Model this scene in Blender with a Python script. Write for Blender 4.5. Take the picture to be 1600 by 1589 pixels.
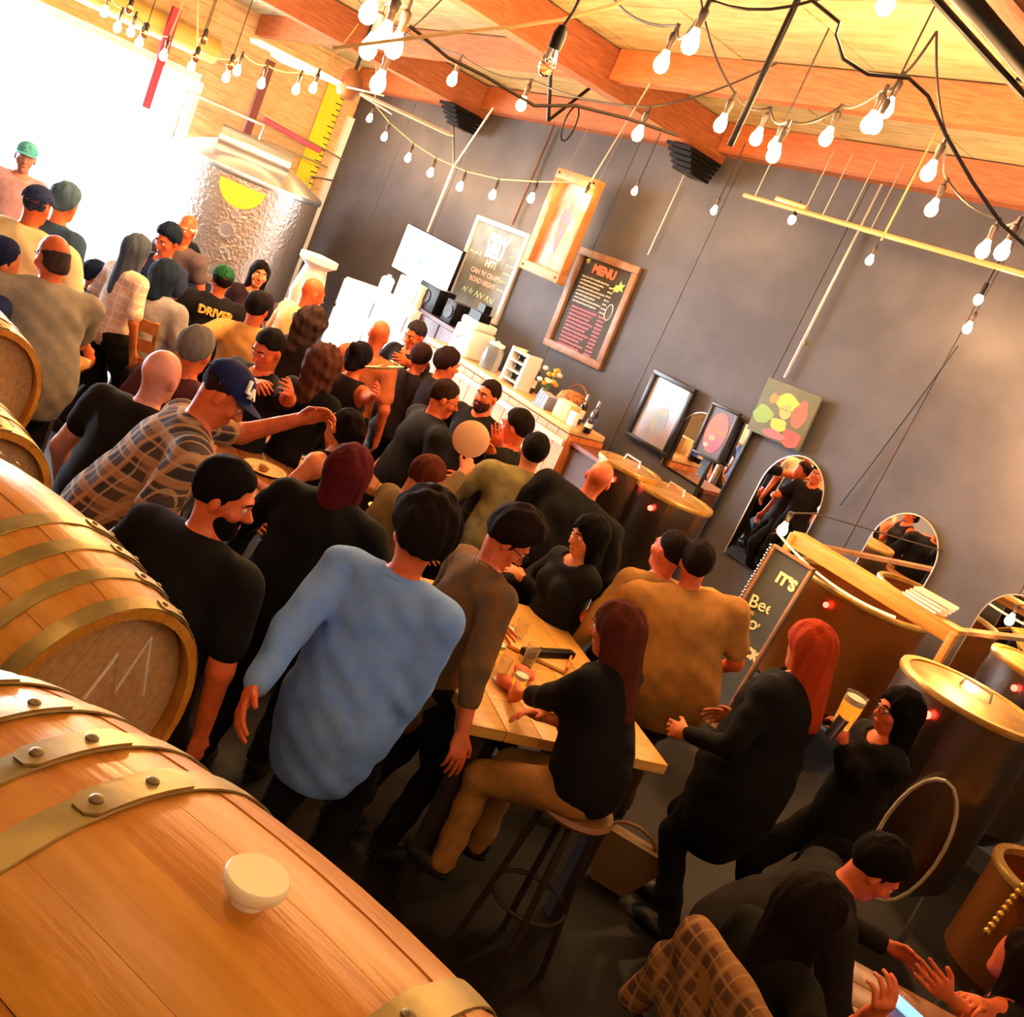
import bpy, bmesh, math, random
import numpy as np
from mathutils import Vector, Matrix
random.seed(7); np.random.seed(7)
pi = math.pi
scene = bpy.context.scene
for o in list(bpy.data.objects): bpy.data.objects.remove(o)
COL = scene.collection

# ------------------------------------------------------------------ camera
CAMH = 2.8; FPX = 1640.0; ROLL = math.radians(24.3); PITCH = math.atan(410/1640.0)
HEAD = math.radians(180-45.9)                     # heading of the view, measured from +X
hd = Vector((math.cos(HEAD), math.sin(HEAD), 0))
fw = hd*math.cos(PITCH) - Vector((0, 0, math.sin(PITCH)))
rt = hd.cross(Vector((0, 0, 1))); upv = rt.cross(fw)
cr, sr = math.cos(ROLL), math.sin(ROLL)
CAM = Vector((0, 0, CAMH))
cam = bpy.data.cameras.new('camera'); camo = bpy.data.objects.new('camera', cam); COL.objects.link(camo)
cam.sensor_fit = 'HORIZONTAL'; cam.sensor_width = 36; cam.lens = 36*FPX/1600
cx = rt*cr - upv*sr*-1.0
# image right = rt rotated; the picture's own right axis r' and up axis u'
imr = rt*cr + upv*sr; imu = upv*cr - rt*sr
# the world's up leans to the picture's right, so the camera is turned the other way
imr = rt*cr - upv*(-sr); imu = -rt*(sr) + upv*cr
camo.matrix_world = Matrix((( imr.x, imu.x, -fw.x, CAM.x), (imr.y, imu.y, -fw.y, CAM.y), (imr.z, imu.z, -fw.z, CAM.z), (0, 0, 0, 1)))
cam.clip_start = 0.05; cam.clip_end = 300
scene.camera = camo

# ------------------------------------------------------------------ sky, daylight, exposure
world = bpy.data.worlds.new('world'); scene.world = world; world.use_nodes = True
bgn = world.node_tree.nodes['Background']
bgn.inputs[0].default_value = (0.78, 0.89, 1.0, 1); bgn.inputs[1].default_value = 15.0
scene.view_settings.view_transform = 'Standard'; scene.view_settings.look = 'None'
scene.view_settings.gamma = 1; scene.view_settings.use_curve_mapping = False
scene.view_settings.exposure = 2.1

def area(name, loc, size, power, col, tgt=None):
    l = bpy.data.lights.new(name, 'AREA'); l.shape = 'RECTANGLE'; l.size, l.size_y = size; l.energy = power; l.color = col
    o = bpy.data.objects.new(name, l); COL.objects.link(o); o.location = loc
    d = Vector(tgt)-Vector(loc); o.rotation_euler = d.to_track_quat('-Z', 'Y').to_euler(); return o
def point(name, loc, power, col, r=0.03, parent=None):
    l = bpy.data.lights.new(name, 'POINT'); l.energy = power; l.color = col; l.shadow_soft_size = r
    o = bpy.data.objects.new(name, l); COL.objects.link(o); o.location = loc
    if parent: o.parent = parent
    return o
WARM = (1.0, 0.52, 0.2)

# ------------------------------------------------------------------ pixel -> place on a real plane
def ray(x, y):
    dx = x-800; dy = y-794.5
    u = dx*cr + dy*sr; v = dx*sr - dy*cr
    return fw + rt*(u/FPX) + upv*(v/FPX)
def atx(x, y, X): r = ray(x, y); return CAM + r*(X/r.x)
def aty(x, y, Y): r = ray(x, y); return CAM + r*(Y/r.y)
def atz(x, y, z): r = ray(x, y); return CAM + r*((z-CAMH)/r.z)
def atd(x, y, d): return CAM + ray(x, y)*d
W = 8.4            # dark wall plane
XE = -14.45        # door wall plane
def wp(x, y, off=0.0): return aty(x, y, W-off)
def ceilz(X): return 3.62 + .088*(X-XE)

# ------------------------------------------------------------------ materials
MATS = {}
def srgb(c): return tuple((v/12.92 if v <= .04045 else ((v+.055)/1.055)**2.4) for v in c)
def hexc(h): return srgb(tuple(int(h[i:i+2], 16)/255 for i in (0, 2, 4)))
def mat(name, col, rough=.6, metal=0., emit=0., ecol=None, col2=None, scale=8., stretch=(1, 1, 1), bump=0., bscale=None, spec=.5, detail=4, coords='Object', trans=0., lo=.35, hi=.65):
    if name in MATS: return MATS[name]
    if isinstance(col, str): col = hexc(col)
    if isinstance(col2, str): col2 = hexc(col2)
    m = bpy.data.materials.new(name); m.use_nodes = True; N = m.node_tree.nodes; L = m.node_tree.links
    b = N['Principled BSDF']; b.inputs['Base Color'].default_value = (*col, 1)
    b.inputs['Roughness'].default_value = rough; b.inputs['Metallic'].default_value = metal
    b.inputs['Specular IOR Level'].default_value = spec
    if trans: b.inputs['Transmission Weight'].default_value = trans
    if emit:
        b.inputs['Emission Color'].default_value = (*(ecol or col), 1); b.inputs['Emission Strength'].default_value = emit
    if col2 or bump:
        tc = N.new('ShaderNodeTexCoord'); mp = N.new('ShaderNodeMapping'); L.new(tc.outputs[coords], mp.inputs[0]); mp.inputs['Scale'].default_value = stretch
        nz = N.new('ShaderNodeTexNoise'); nz.inputs['Scale'].default_value = scale; nz.inputs['Detail'].default_value = detail; L.new(mp.outputs[0], nz.inputs['Vector'])
        if col2:
            r = N.new('ShaderNodeValToRGB'); r.color_ramp.elements[0].position = lo; r.color_ramp.elements[1].position = hi
            r.color_ramp.elements[0].color = (*col, 1); r.color_ramp.elements[1].color = (*col2, 1)
            L.new(nz.outputs[0], r.inputs[0]); L.new(r.outputs[0], b.inputs['Base Color'])
        if bump:
            bp = N.new('ShaderNodeBump'); bp.inputs['Strength'].default_value = bump; bp.inputs['Distance'].default_value = .02
            if bscale:
                n2 = N.new('ShaderNodeTexNoise'); n2.inputs['Scale'].default_value = bscale; L.new(mp.outputs[0], n2.inputs['Vector']); L.new(n2.outputs[0], bp.inputs['Height'])
            else: L.new(nz.outputs[0], bp.inputs['Height'])
            L.new(bp.outputs[0], b.inputs['Normal'])
    MATS[name] = m; return m

# ------------------------------------------------------------------ objects
def link(o, parent=None):
    COL.objects.link(o)
    if parent is not None: o.parent = parent
    return o
def tag(o, label=None, cat=None, group=None, kind=None):
    if label: o['label'] = label
    if cat: o['category'] = cat
    if group: o['group'] = group
    if kind: o['kind'] = kind
    return o
def empty(name, loc=(0, 0, 0), rot=(0, 0, 0), label=None, cat=None, group=None):
    o = bpy.data.objects.new(name, None); o.empty_display_size = .1; COL.objects.link(o); o.location = loc; o.rotation_euler = rot
    return tag(o, label, cat, group)
def copy_tree(o, parent=None):
    c = o.copy(); COL.objects.link(c)
    if parent is not None: c.parent = parent
    for ch in [k for k in bpy.data.objects if k.parent == o]: copy_tree(ch, c)
    return c
class MB:
    """collects shapes into one mesh"""
    def __init__(s): s.v = []; s.f = []
    def add(s, vs, fs, M=None):
        n = len(s.v)
        for v in vs: s.v.append((M @ Vector(v)) if M is not None else Vector(v))
        for f in fs: s.f.append([i+n for i in f])
        return s
    def box(s, c, d, M=None, bev=0.):
        x, y, z = [k/2 for k in d]
        if bev > 0:
            b = min(bev, x*.9, y*.9, z*.9); bm = bmesh.new(); bmesh.ops.create_cube(bm, size=1)
            for v in bm.verts: v.co = Vector((v.co.x*2*x, v.co.y*2*y, v.co.z*2*z))
            bmesh.ops.bevel(bm, geom=list(bm.edges), offset=b, segments=2, affect='EDGES', profile=.5)
            bm.verts.index_update(); vs = [v.co+Vector(c) for v in bm.verts]; fs = [[v.index for v in f.verts] for f in bm.faces]; bm.free()
            return s.add(vs, fs, M)
        vs = [(c[0]+a*x, c[1]+b*y, c[2]+e*z) for a in (-1, 1) for b in (-1, 1) for e in (-1, 1)]
        return s.add(vs, [(0, 1, 3, 2), (4, 6, 7, 5), (0, 4, 5, 1), (2, 3, 7, 6), (0, 2, 6, 4), (1, 5, 7, 3)], M)
    def prism(s, pts, h, M=None):          # polygon in XY (ccw) raised along Z
        n = len(pts); vs = [(p[0], p[1], 0) for p in pts]+[(p[0], p[1], h) for p in pts]
        fs = [list(range(n))[::-1], list(range(n, 2*n))]+[(i, (i+1) % n, n+(i+1) % n, n+i) for i in range(n)]
        return s.add(vs, fs, M)
    def lathe(s, prof, seg=24, M=None, cap=True, a0=0, a1=2*pi):
        full = abs(a1-a0-2*pi) < 1e-6; ns = seg if full else seg+1; vs = []; fs = []
        for (r, z) in prof:
            for k in range(ns):
                a = a0+(a1-a0)*k/seg; vs.append((r*math.cos(a), r*math.sin(a), z))
        for i in range(len(prof)-1):
            for k in range(seg):
                k2 = (k+1) % ns if full else k+1
                fs.append((i*ns+k, i*ns+k2, (i+1)*ns+k2, (i+1)*ns+k))
        if cap and full:
            if prof[0][0] > 1e-5: fs.append(list(range(ns))[::-1])
            if prof[-1][0] > 1e-5: fs.append([(len(prof)-1)*ns+k for k in range(ns)])
        return s.add(vs, fs, M)
    def tube(s, path, r, seg=8, cap=True):
        P = [Vector(p) for p in path]; n = len(P); rs = r if isinstance(r, (list, tuple)) else [r]*n; vs = []; fs = []
        prev = None
        for i, p in enumerate(P):
            t = (P[min(i+1, n-1)]-P[max(i-1, 0)])
            if t.length < 1e-9: t = Vector((0, 0, 1))
            t.normalize()
            if prev is None: a = t.orthogonal().normalized()
            else:
                a = prev - t*prev.dot(t); a = a.normalized() if a.length > 1e-6 else t.orthogonal().normalized()
            prev = a; b = t.cross(a)
            for k in range(seg):
                an = 2*pi*k/seg; vs.append(p+(a*math.cos(an)+b*math.sin(an))*rs[i])
        for i in range(n-1):
            for k in range(seg): fs.append((i*seg+k, i*seg+(k+1) % seg, (i+1)*seg+(k+1) % seg, (i+1)*seg+k))
        if cap: fs.append(list(range(seg))[::-1]); fs.append([(n-1)*seg+k for k in range(seg)])
        return s.add(vs, fs)
    def ball(s, c, r, seg=12, rings=8, sc=(1, 1, 1), M=None):
        prof = [(math.sin(pi*i/rings), -math.cos(pi*i/rings)) for i in range(rings+1)]
        T = Matrix.Translation(Vector(c)) @ Matrix.Diagonal((r*sc[0], r*sc[1], r*sc[2], 1))
        return s.lathe([(max(a, 0.0), b) for a, b in prof], seg, (M @ T) if M is not None else T, cap=False)
    def mesh(s, name):
        me = bpy.data.meshes.new(name); me.from_pydata([tuple(v) for v in s.v], [], s.f); me.validate(); return me
    def build(s, name, m, parent=None, smooth=True, angle=40):
        me = s.mesh(name)
        if m is not None: me.materials.append(m)
        if smooth:
            me.polygons.foreach_set('use_smooth', [True]*len(me.polygons)); me.set_sharp_from_angle(angle=math.radians(angle))
        o = bpy.data.objects.new(name, me); return link(o, parent)
def inst(o, parent=None, M=None):
    c = o.copy(); COL.objects.link(c); c.parent = parent if parent is not None else o.parent
    if M is not None: c.matrix_basis = M
    return c
def frame(o, x, y, z):
    """matrix with the given axes"""
    x = Vector(x).normalized(); y = Vector(y).normalized(); z = Vector(z).normalized(); o = Vector(o)
    return Matrix(((x.x, y.x, z.x, o.x), (x.y, y.y, z.y, o.y), (x.z, y.z, z.z, o.z), (0, 0, 0, 1)))
def catenary(a, b, sag, n=14):
    a = Vector(a); b = Vector(b)
    return [a.lerp(b, i/n) - Vector((0, 0, sag*4*(i/n)*(1-i/n))) for i in range(n+1)]
def text_mesh(name, body, size, m, parent, M, ext=.002, align='CENTER', bold=0.0, space=1.0):
    c = bpy.data.curves.new(name, 'FONT'); c.body = body; c.size = size; c.extrude = ext; c.align_x = align; c.align_y = 'CENTER'; c.offset = bold; c.space_line = space; c.resolution_u = 3
    t = bpy.data.objects.new(name+'_tmp', c); COL.objects.link(t)
    dg = bpy.context.evaluated_depsgraph_get(); me = bpy.data.meshes.new_from_object(t.evaluated_get(dg)); bpy.data.objects.remove(t); bpy.data.curves.remove(c)
    me.materials.clear(); me.materials.append(m); me.name = name
    o = bpy.data.objects.new(name, me); link(o, parent); o.matrix_basis = M; return o

# ================================================================== foreground barrels
oak = mat('oak', 'b4741f', .38, col2='cc8d33', scale=5, stretch=(1.2, 9, 9), bump=.1, lo=.3, hi=.75)
oak_b = mat('oak_b', 'ae6b1f', .38, col2='c6832e', scale=6, stretch=(1.0, 10, 10), bump=.1, lo=.3, hi=.75)
oak_head = mat('oak_head', 'a87c48', .6, col2='bc9058', scale=6, stretch=(1.5, 9, 9), bump=.2)
hoopm = mat('hoop_steel', 'a8945c', .42, .7, col2='8e7a48', scale=14, bump=.15)
rivm = mat('rivet_steel', '7a6a50', .5, .8)
bungm = mat('bung_cream', 'f2e3b8', .45)
chalkm = mat('chalk_white', 'e8e0d2', .9)
BL, RB, RH = .95, .345, .285
def brad(x): return RH+(RB-RH)*(1-abs(x/(BL/2))**2.05)       # radius along the axis
def make_barrel(label, bung=True):
    root = empty('wine_barrel', label=label, cat='barrel', group='oak barrels stacked at the left')
    ns = 26; nx = 14; protos = []
    for k in range(ns):
        w = 2*pi/ns; a0 = w*k+w*.0 - w/2; dr = ((k*7) % 5-2)*.0006
        mb = MB(); xs = [-BL/2+BL*i/nx for i in range(nx+1)]; sub = 3; g = .005
        vs = []; fs = []
        for x in xs:
            for j in range(sub+1):
                a = a0 + w*(g+(1-2*g)*j/sub); e = .0016 if j in (0, sub) else 0; r = brad(x)-e+dr
                vs.append((x, -r*math.sin(a), r*math.cos(a)))
            for j in range(sub+1):
                a = a0 + w*(g+(1-2*g)*(sub-j)/sub); r = brad(x)-.024; vs.append((x, -r*math.sin(a), r*math.cos(a)))
        m = 2*(sub+1)
        for i in range(nx):
            for j in range(m): fs.append((i*m+j, i*m+(j+1) % m, (i+1)*m+(j+1) % m, (i+1)*m+j))
        fs.append(list(range(m))[::-1]); fs.append([nx*m+j for j in range(m)])
        mb.add(vs, fs); mb.build('stave', oak if (k*5) % 3 else oak_b, root, angle=30)
    for (x0, x1) in ((-.475, -.44), (-.385, -.352), (-.292, -.255), (-.198, -.158), (.158, .198), (.255, .292), (.352, .385), (.44, .475)):
        mb = MB(); t = .0035
        mb.lathe([(brad(x0)+.0012, x0), (brad(x0)+t, x0+.001), (brad((x0+x1)/2)+t+.0006, (x0+x1)/2), (brad(x1)+t, x1-.001), (brad(x1)+.0012, x1)], 72, cap=False)
        ho = mb.build('hoop', hoopm, root); ho.matrix_basis = Matrix.Rotation(pi/2, 4, 'Y')
        # lap strap with two rivets near the top
        xm = (x0+x1)/2; mb = MB(); vs = []; fs = []; n = 12; A0, A1 = -.25, .17; hw = (x1-x0)/2-.0005
        for i in range(n+1):
            a = A0+(A1-A0)*i/n; ww = hw*(1 if 0 < i < n else .45)
            for (dx, dd) in ((-ww, t), (-ww, t+.0035), (ww, t+.0035), (ww, t)):
                r = brad(xm+dx)+dd+.0006; vs.append((xm+dx, -r*math.sin(a), r*math.cos(a)))
        for i in range(n):
            for j in range(4): fs.append((i*4+j, i*4+(j+1) % 4, i*4+4+(j+1) % 4, i*4+4+j))
        fs += [(3, 2, 1, 0), (n*4, n*4+1, n*4+2, n*4+3)]; mb.add(vs, fs)
        st = mb.build('hoop_strap', hoopm, root, angle=30)
        for a in (.11, -.09):
            r = brad(xm)+t+.004; M = Matrix.Translation((xm, -r*math.sin(a), r*math.cos(a))) @ Matrix.Rotation(a, 4, 'X')
            q = MB(); q.lathe([(.0075, -.001), (.0072, .002), (.004, .0045), (0, .005)], 12, M); q.build('rivet', rivm, st)
    for s in (-1, 1):
        n = 7; R = RH-.018
        for k in range(n):
            y0 = -R+2*R*k/n+.0006; y1 = -R+2*R*(k+1)/n-.0006; pts = []
            for i in range(7): y = y0+(y1-y0)*i/6; pts.append((y, math.sqrt(max(0, R*R-y*y))))
            for i in range(7): y = y1+(y0-y1)*i/6; pts.append((y, -math.sqrt(max(0, R*R-y*y))))
            mb = MB(); mb.prism(pts, .018, Matrix(((0, 0, s, s*(BL/2-.055)), (1, 0, 0, 0), (0, 1, 0, 0), (0, 0, 0, 1))))
            mb.build('head_plank', oak_head, root, smooth=False)
    if bung:
        mb = MB(); z = brad(0)
        mb.lathe([(.014, z-.02), (.017, z+.002), (.017, z+.009), (.0275, z+.0125), (.031, z+.018), (.0315, z+.026), (.0295, z+.029), (0, z+.0285)], 32)
        mb.build('bung', bungm, root)
    return root
def set_bar(b, loc, axis, tilt=0, spin=0):
    e = Vector(axis).normalized(); z = Vector((0, 0, 1)); y = z.cross(e).normalized(); z = e.cross(y)
    b.matrix_world = frame(loc, e, y, z) @ Matrix.Rotation(spin, 4, 'X')
def bdir(deg): # axis pointing to the picture's right end, nearer to the camera by deg
    d = math.radians(deg); return rt*math.cos(d) - hd*math.sin(d)
def head_at(b, x, y, d, deg, spin=0):
    e = bdir(deg); set_bar(b, atd(x, y, d)-e*(BL/2-.04), e, spin=spin)
b3 = make_barrel('nearest oak barrel, cream bung on top, four steel hoops in view')
set_bar(b3, atd(388, 1405, .97)-Vector((0, 0, RB)), bdir(26))
def cpb(label): c = copy_tree(b3); c['label'] = label; return c
b2 = cpb('oak barrel beyond the nearest one, white chalk marks on its head'); head_at(b2, 118, 1122, 2.2, 24, spin=-.5)
for c_ in [k for k in b2.children if k.name.startswith('bung')]: bpy.data.objects.remove(c_)
b1 = cpb('oak barrel with only its dark head rim and bright hoop at the left edge'); head_at(b1, -60, 792, 3.3, 24)
b0 = cpb('farthest oak barrel, brown head turned to the room at the left edge'); head_at(b0, -50, 614, 4.0, 24)
# ================================================================== the room
def struct(name, mb, m, parent=None, smooth=False):
    o = mb.build(name, m, parent, smooth)
    if parent is None: o['kind'] = 'structure'
    return o
X1, Y0 = 4.0, -6.0
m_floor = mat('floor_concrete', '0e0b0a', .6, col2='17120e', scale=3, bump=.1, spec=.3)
m_dark = mat('wall_paint_dark', '4a474b', .6, col2='565256', scale=2.2, bump=.05, bscale=60, spec=.25)
m_warmwall = mat('wall_boards_tan', 'c8a06c', .7, col2='d9b98a', scale=5, stretch=(1, 1, 6), bump=.1)
m_plain = mat('wall_plain', '8a6a48', .8)
m_joist = mat('joist_wood', 'a5562c', .65, col2='bb6c3c', scale=6, stretch=(1, 12, 12), bump=.2)
m_joisty = mat('girder_wood', '8a4a2a', .65, col2='a4603a', scale=6, stretch=(12, 1, 12), bump=.2)
m_deck = mat('deck_panel', 'a09468', .55, col2='bfb48c', scale=3, stretch=(1, 5, 1), bump=.2)
m_black = mat('black_metal', '14110f', .45, .6)
m_steel = mat('conduit_steel', 'b8b2a8', .35, .9)
m_white = mat('white_enamel', 'f2f4f5', .35)
m_floorout = mat('ground_outside', 'd8d4cc', .9)
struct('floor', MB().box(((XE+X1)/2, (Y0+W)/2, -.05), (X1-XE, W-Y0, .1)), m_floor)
struct('ground_outside', MB().box((XE-15, 0, -.08), (30, 50, .1)), m_floorout)
# dark wall on the right of the picture: panels with joints
wr = struct('wall_right', MB().add([(XE-.2, W+.02, 0), (X1, W+.02, 0), (X1, W+.02, ceilz(X1)+.5), (XE-.2, W+.02, ceilz(XE)+.3), (XE-.2, W+.2, 0), (X1, W+.2, 0), (X1, W+.2, ceilz(X1)+.5), (XE-.2, W+.2, ceilz(XE)+.3)],
    [(0, 1, 2, 3), (7, 6, 5, 4), (0, 4, 5, 1), (3, 2, 6, 7), (0, 3, 7, 4), (1, 5, 6, 2)]), m_dark)
x = XE
while x < X1-.1:
    x2 = min(x+1.45, X1); g = .004
    mb = MB().prism([(x+g, 0), (x2-g, 0), (x2-g, ceilz(x2)+.32), (x+g, ceilz(x)+.32)], .022, frame((0, W+.022, 0), (1, 0, 0), (0, 0, 1), (0, -1, 0)))
    mb.build('wall_panel', m_dark, wr, smooth=False); x = x2
# door wall
JY = atx(262, 265, XE).y; DZ = 2.78; DY0 = -1.2
wb = MB()
wb.box((XE-.1, (JY+W)/2, 2.0), (.2, W-JY, 4.2)); wb.box((XE-.1, (DY0+JY)/2, (DZ+4.1)/2), (.2, JY-DY0, 4.1-DZ)); wb.box((XE-.1, (Y0+DY0)/2, 2.0), (.2, DY0-Y0, 4.2))
wback = struct('wall_back', wb, m_warmwall)
for k in range(9):
    z = DZ+.02+k*.15; mb = MB().box((XE+.012, (Y0+W)/2, z+.07), (.024, W-Y0, .138)); mb.build('wall_board', m_warmwall, wback, smooth=False)
for k in range(19):
    z = .02+k*.145; mb = MB().box((XE+.010, (JY+.06+W)/2, z+.07), (.02, W-JY-.06, .138)); mb.build('wall_board', m_warmwall, wback, smooth=False)
door = tag(empty('door_1', (XE, JY, 0)), kind='structure')
m_frame = mat('door_frame_steel', 'c6cad0', .4, .5); m_red = mat('door_track_red', 'a3283e', .5)
MB().box((.03, .03, DZ/2), (.1, .08, DZ)).build('door_jamb', m_frame, door)
MB().box((.03, (DY0-JY)/2, DZ+.04), (.12, JY-DY0, .1)).build('door_header', m_frame, door)
MB().lathe([(.16, 0), (.16, JY-DY0)], 20, Matrix.Translation((.26, DY0-JY, DZ+.42)) @ Matrix.Rotation(-pi/2, 4, 'X')).build('rolled_curtain', mat('curtain_slats', 'd8b45c', .5, .3), door)
for py in (249, 0): pass
for (a, b) in (((277, 12), (221, 166)), ((424, 95), (378, 214))):
    p = atx(*a, XE+.45); q = atx(*b, XE+.45)
    t = MB().box((p.x, p.y, (p.z+q.z)/2), (.06, .11, abs(p.z-q.z))).build('hanging_banner', m_red if a[0] < 300 else mat('banner_brown', '6a2f2a', .6), None, smooth=False)
    tag(t, 'narrow red banner strip hanging beside the bright roll-up door' if a[0] < 300 else 'dark red banner strip hanging above the steel tank', 'banner')
struct('wall_front', MB().box((X1+.1, (Y0+W)/2, 2.6), (.2, W-Y0, 5.6)), m_plain)
struct('wall_left', MB().box(((XE+X1)/2, Y0-.1, 2.6), (X1-XE, .2, 5.6)), m_plain)
# ceiling: deck panels on joists between girders
sl = .088
def cbox(x0, x1, y0, y1, d0, d1, mb=None):      # a box that follows the slope of the roof; d0..d1 above the joists' underside
    mb = mb or MB(); vs = [(x, y, ceilz(x)+d) for x in (x0, x1) for y in (y0, y1) for d in (d0, d1)]
    return mb.add(vs, [(0, 1, 3, 2), (4, 6, 7, 5), (0, 4, 5, 1), (2, 3, 7, 6), (0, 2, 6, 4), (1, 5, 7, 3)])
ceil = struct('ceiling', cbox(XE-.2, X1+.2, Y0-.2, W+.2, .30, .45), m_deck)
GX = [aty(1112, 268, W).x, aty(1112, 268, W).x-3.9, aty(1112, 268, W).x+4.6]
edges = sorted([XE]+GX+[X1]); JYS = [8.28, 6.6, 4.75, 2.9, 1.05, -.8, -2.65, -4.5]
for gx in GX: cbox(gx-.09, gx+.09, Y0, W, -.10, .26).build('girder', m_joisty, ceil, smooth=False)
for i in range(len(edges)-1):
    for jy in JYS: cbox(edges[i]+.1, edges[i+1]-.1, jy-.055, jy+.055, 0, .27).build('joist', m_joist, ceil, smooth=False)
for j in range(len(JYS)-1):
    y1, y0 = JYS[j]-.06, JYS[j+1]+.06; x = XE
    while x < X1-.05:
        x2 = min(x+1.2, X1)
        for s in range(2):
            ya = y0+(y1-y0)*s/2; yb = y0+(y1-y0)*(s+1)/2
            cbox(x+.008, x2-.008, ya+.006, yb-.006, .272+.006*((int(x*3)+s) % 2), .298).build('deck_panel', m_deck, ceil, smooth=False)
        x = x2
# timber along the wall head
struct('trim_1', cbox(XE, X1, W-.16, W-.0, -.02, .26), m_joisty)

# ------------------------------------------------------------------ ceiling fittings
def rod(name, a, b, r, m, label, cat, parent=None):
    return tag(MB().tube([a, b], r, 8).build(name, m, parent), label, cat)
X = -2.85
pz = ceilz(X)-.24
bp = empty('black_pipe', (X, 4.3, pz), label='thick black pipe with a thinner one beside it under the deck, top right corner', cat='pipe')
MB().tube([(0, -1.6, 0), (0, 4.05, 0)], .05, 12).build('main_pipe', m_black, bp); MB().tube([(-.12, -1.6, -.03), (-.12, 4.05, -.03)], .02, 8).build('side_pipe', m_black, bp)
for y in (-1.2, .8, 2.8): MB().box((-.04, y, .06), (.2, .03, .12)).build('clamp', m_black, bp)
a = atd(1251, 0, 5.2); b = atd(1138, 222, 5.2); c = (a+b)/2
hp = empty('hanging_rod', (c.x, c.y, b.z), label='thick black rod hanging from the deck in front of the beams', cat='rod')
MB().tube([(0, 0, 0), (0, 0, ceilz(c.x)+.28-b.z)], .017, 10).build('rod', m_black, hp); MB().box((0, 0, ceilz(c.x)+.26-b.z), (.1, .1, .03)).build('plate', m_black, hp)
# light rail on rods near the wall
Yr = W-.75; p = aty(1163, 305, Yr); q = aty(1640, 440, Yr)
rail = empty('light_rail', p, label='long pale rail hung level in front of the dark wall', cat='light rail')
m_rail = mat('rail_cream', 'd8b878', .4, .3)
MB().tube([(0, 0, 0), q-p], .022, 8).build('rail', m_rail, rail)
for f in (.04, .235, .30, .385, .47, .93):
    s = (q-p)*f; MB().tube([s, (s.x, s.y, ceilz(p.x+s.x)-p.z)], .005, 6).build('hanger', m_steel, rail)
s = (q-p)*.18; MB().box((s.x, s.y, s.z+.04), (.34, .05, .04), None, .008).build('feed_box', m_rail, rail)
for k, (px, py, lab) in enumerate(((1240, 338, 'small lamp holder under the left part of the light rail'), (1532, 462, 'unlit clear bulb under the right part of the light rail'))):
    c = aty(px, py, Yr); o = empty('spot_lamp', (c.x, c.y, c.z), label=lab, cat='lamp')
    MB().tube([(0, 0, .0), (0, 0, .10)], .018, 10).build('socket', m_black, o); MB().tube([(0, 0, .1), (0, 0, .6 if k else .14)], .006, 6).build('cord', m_black, o)
    MB().ball((0, 0, -.03), .035, 12, 8, (1, 1, 1.3)).build('glass_bulb', mat('clear_glass_glow', 'ffe7b8', .05, trans=.9, emit=.6), o)  # glass of these unlit lamps given a faint glow of its own
a = aty(1350, 346, W-.05); b = aty(1226, 590, W-.05)
co = empty('wall_conduit', (b.x, b.y, b.z), label='thin metal conduit running down the dark wall to the colourful portrait', cat='conduit')
MB().tube([(0, 0, 0), (0, 0, ceilz(b.x)-b.z)], .014, 8).build('tube', m_steel, co); MB().box((0, .02, .35), (.04, .04, .03)).build('clip', m_steel, co)
a = aty(1012, 398, W-.04); rod('hanging_wire', a, (a.x, a.y, ceilz(a.x)), .006, m_steel, 'thin wire hanging from the ceiling to the menu board corner', 'wire')
a = aty(1497, 540, W-.04); b = aty(1312, 790, W-.04)
tag(MB().tube(catenary(a, b, .05), .006, 6).build('dark_cable', m_black), 'thin dark cable sagging diagonally across the wall above the arched mirrors', 'cable')
a = aty(1488, 168, W-1.1); b = aty(1372, 385, W-1.1)
rod('rail_rod', (b.x, b.y, b.z+.05), (b.x, b.y, ceilz(b.x)+.25), .009, m_rail, 'pale rod hanging beside the string bulbs at the light rail', 'rod')
# TV pole
a = aty(670, 358, W-.25); c = aty(714, 262, W-.25)
tp = empty('tv_pole', (a.x, a.y, a.z), label='slim pale pole with a forked top holding the television', cat='pole')
MB().tube([(0, 0, -.2), (0, 0, c.z-a.z)], .02, 8).build('pole', m_steel, tp)
for dx in (-.55, .3): MB().tube([(0, 0, c.z-a.z), (dx, 0, ceilz(a.x+dx)-a.z)], .014, 8).build('brace', m_steel, tp)
a = aty(800, 350, W-.06); b = aty(880, 190, W-.06)
rod('wall_pipe', (a.x, a.y, a.z), (a.x, a.y, ceilz(a.x)), .02, mat('pipe_painted', '5a4440', .6), 'dark painted pipe on the wall above the pink lettered board', 'pipe')
# angle bracket and coiled cable on the girder
c = atx(860, 180, GX[0]-.2)
br = empty('wire_bracket', c, label='black V-shaped bracket with a hanging loop of cable under the girder', cat='bracket')
MB().tube([(0, -.25, ceilz(c.x)-c.z), (0, 0, -.05)], .018, 6).build('arm', m_black, br); MB().tube([(0, .35, ceilz(c.x)-c.z), (0, 0, -.05)], .015, 6).build('arm', m_black, br)
MB().tube([(0, .25+.07*math.sin(t), .02+.16*math.cos(t)) for t in [2*pi*k/20 for k in range(22)]], .008, 6).build('cable_loop', m_black, br)
# wrapped end plates where the girder meets the wall
c = Vector((GX[0], W-.35, ceilz(GX[0])-.1))
pk = empty('beam_shoe', c, label='dark layered steel shoe under the end of the big girder at the wall', cat='bracket')
for k in range(5): MB().box((0, .02*k, -.03-.045*k), (.34-.02*k, .5-.05*k, .036)).build('plate', m_black, pk)
c = Vector((GX[1], W-.35, ceilz(GX[1])-.1)); pk2 = copy_tree(pk); pk2.location = c; pk2['label'] = 'dark layered steel shoe under the girder near the ceiling fan'
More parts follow.
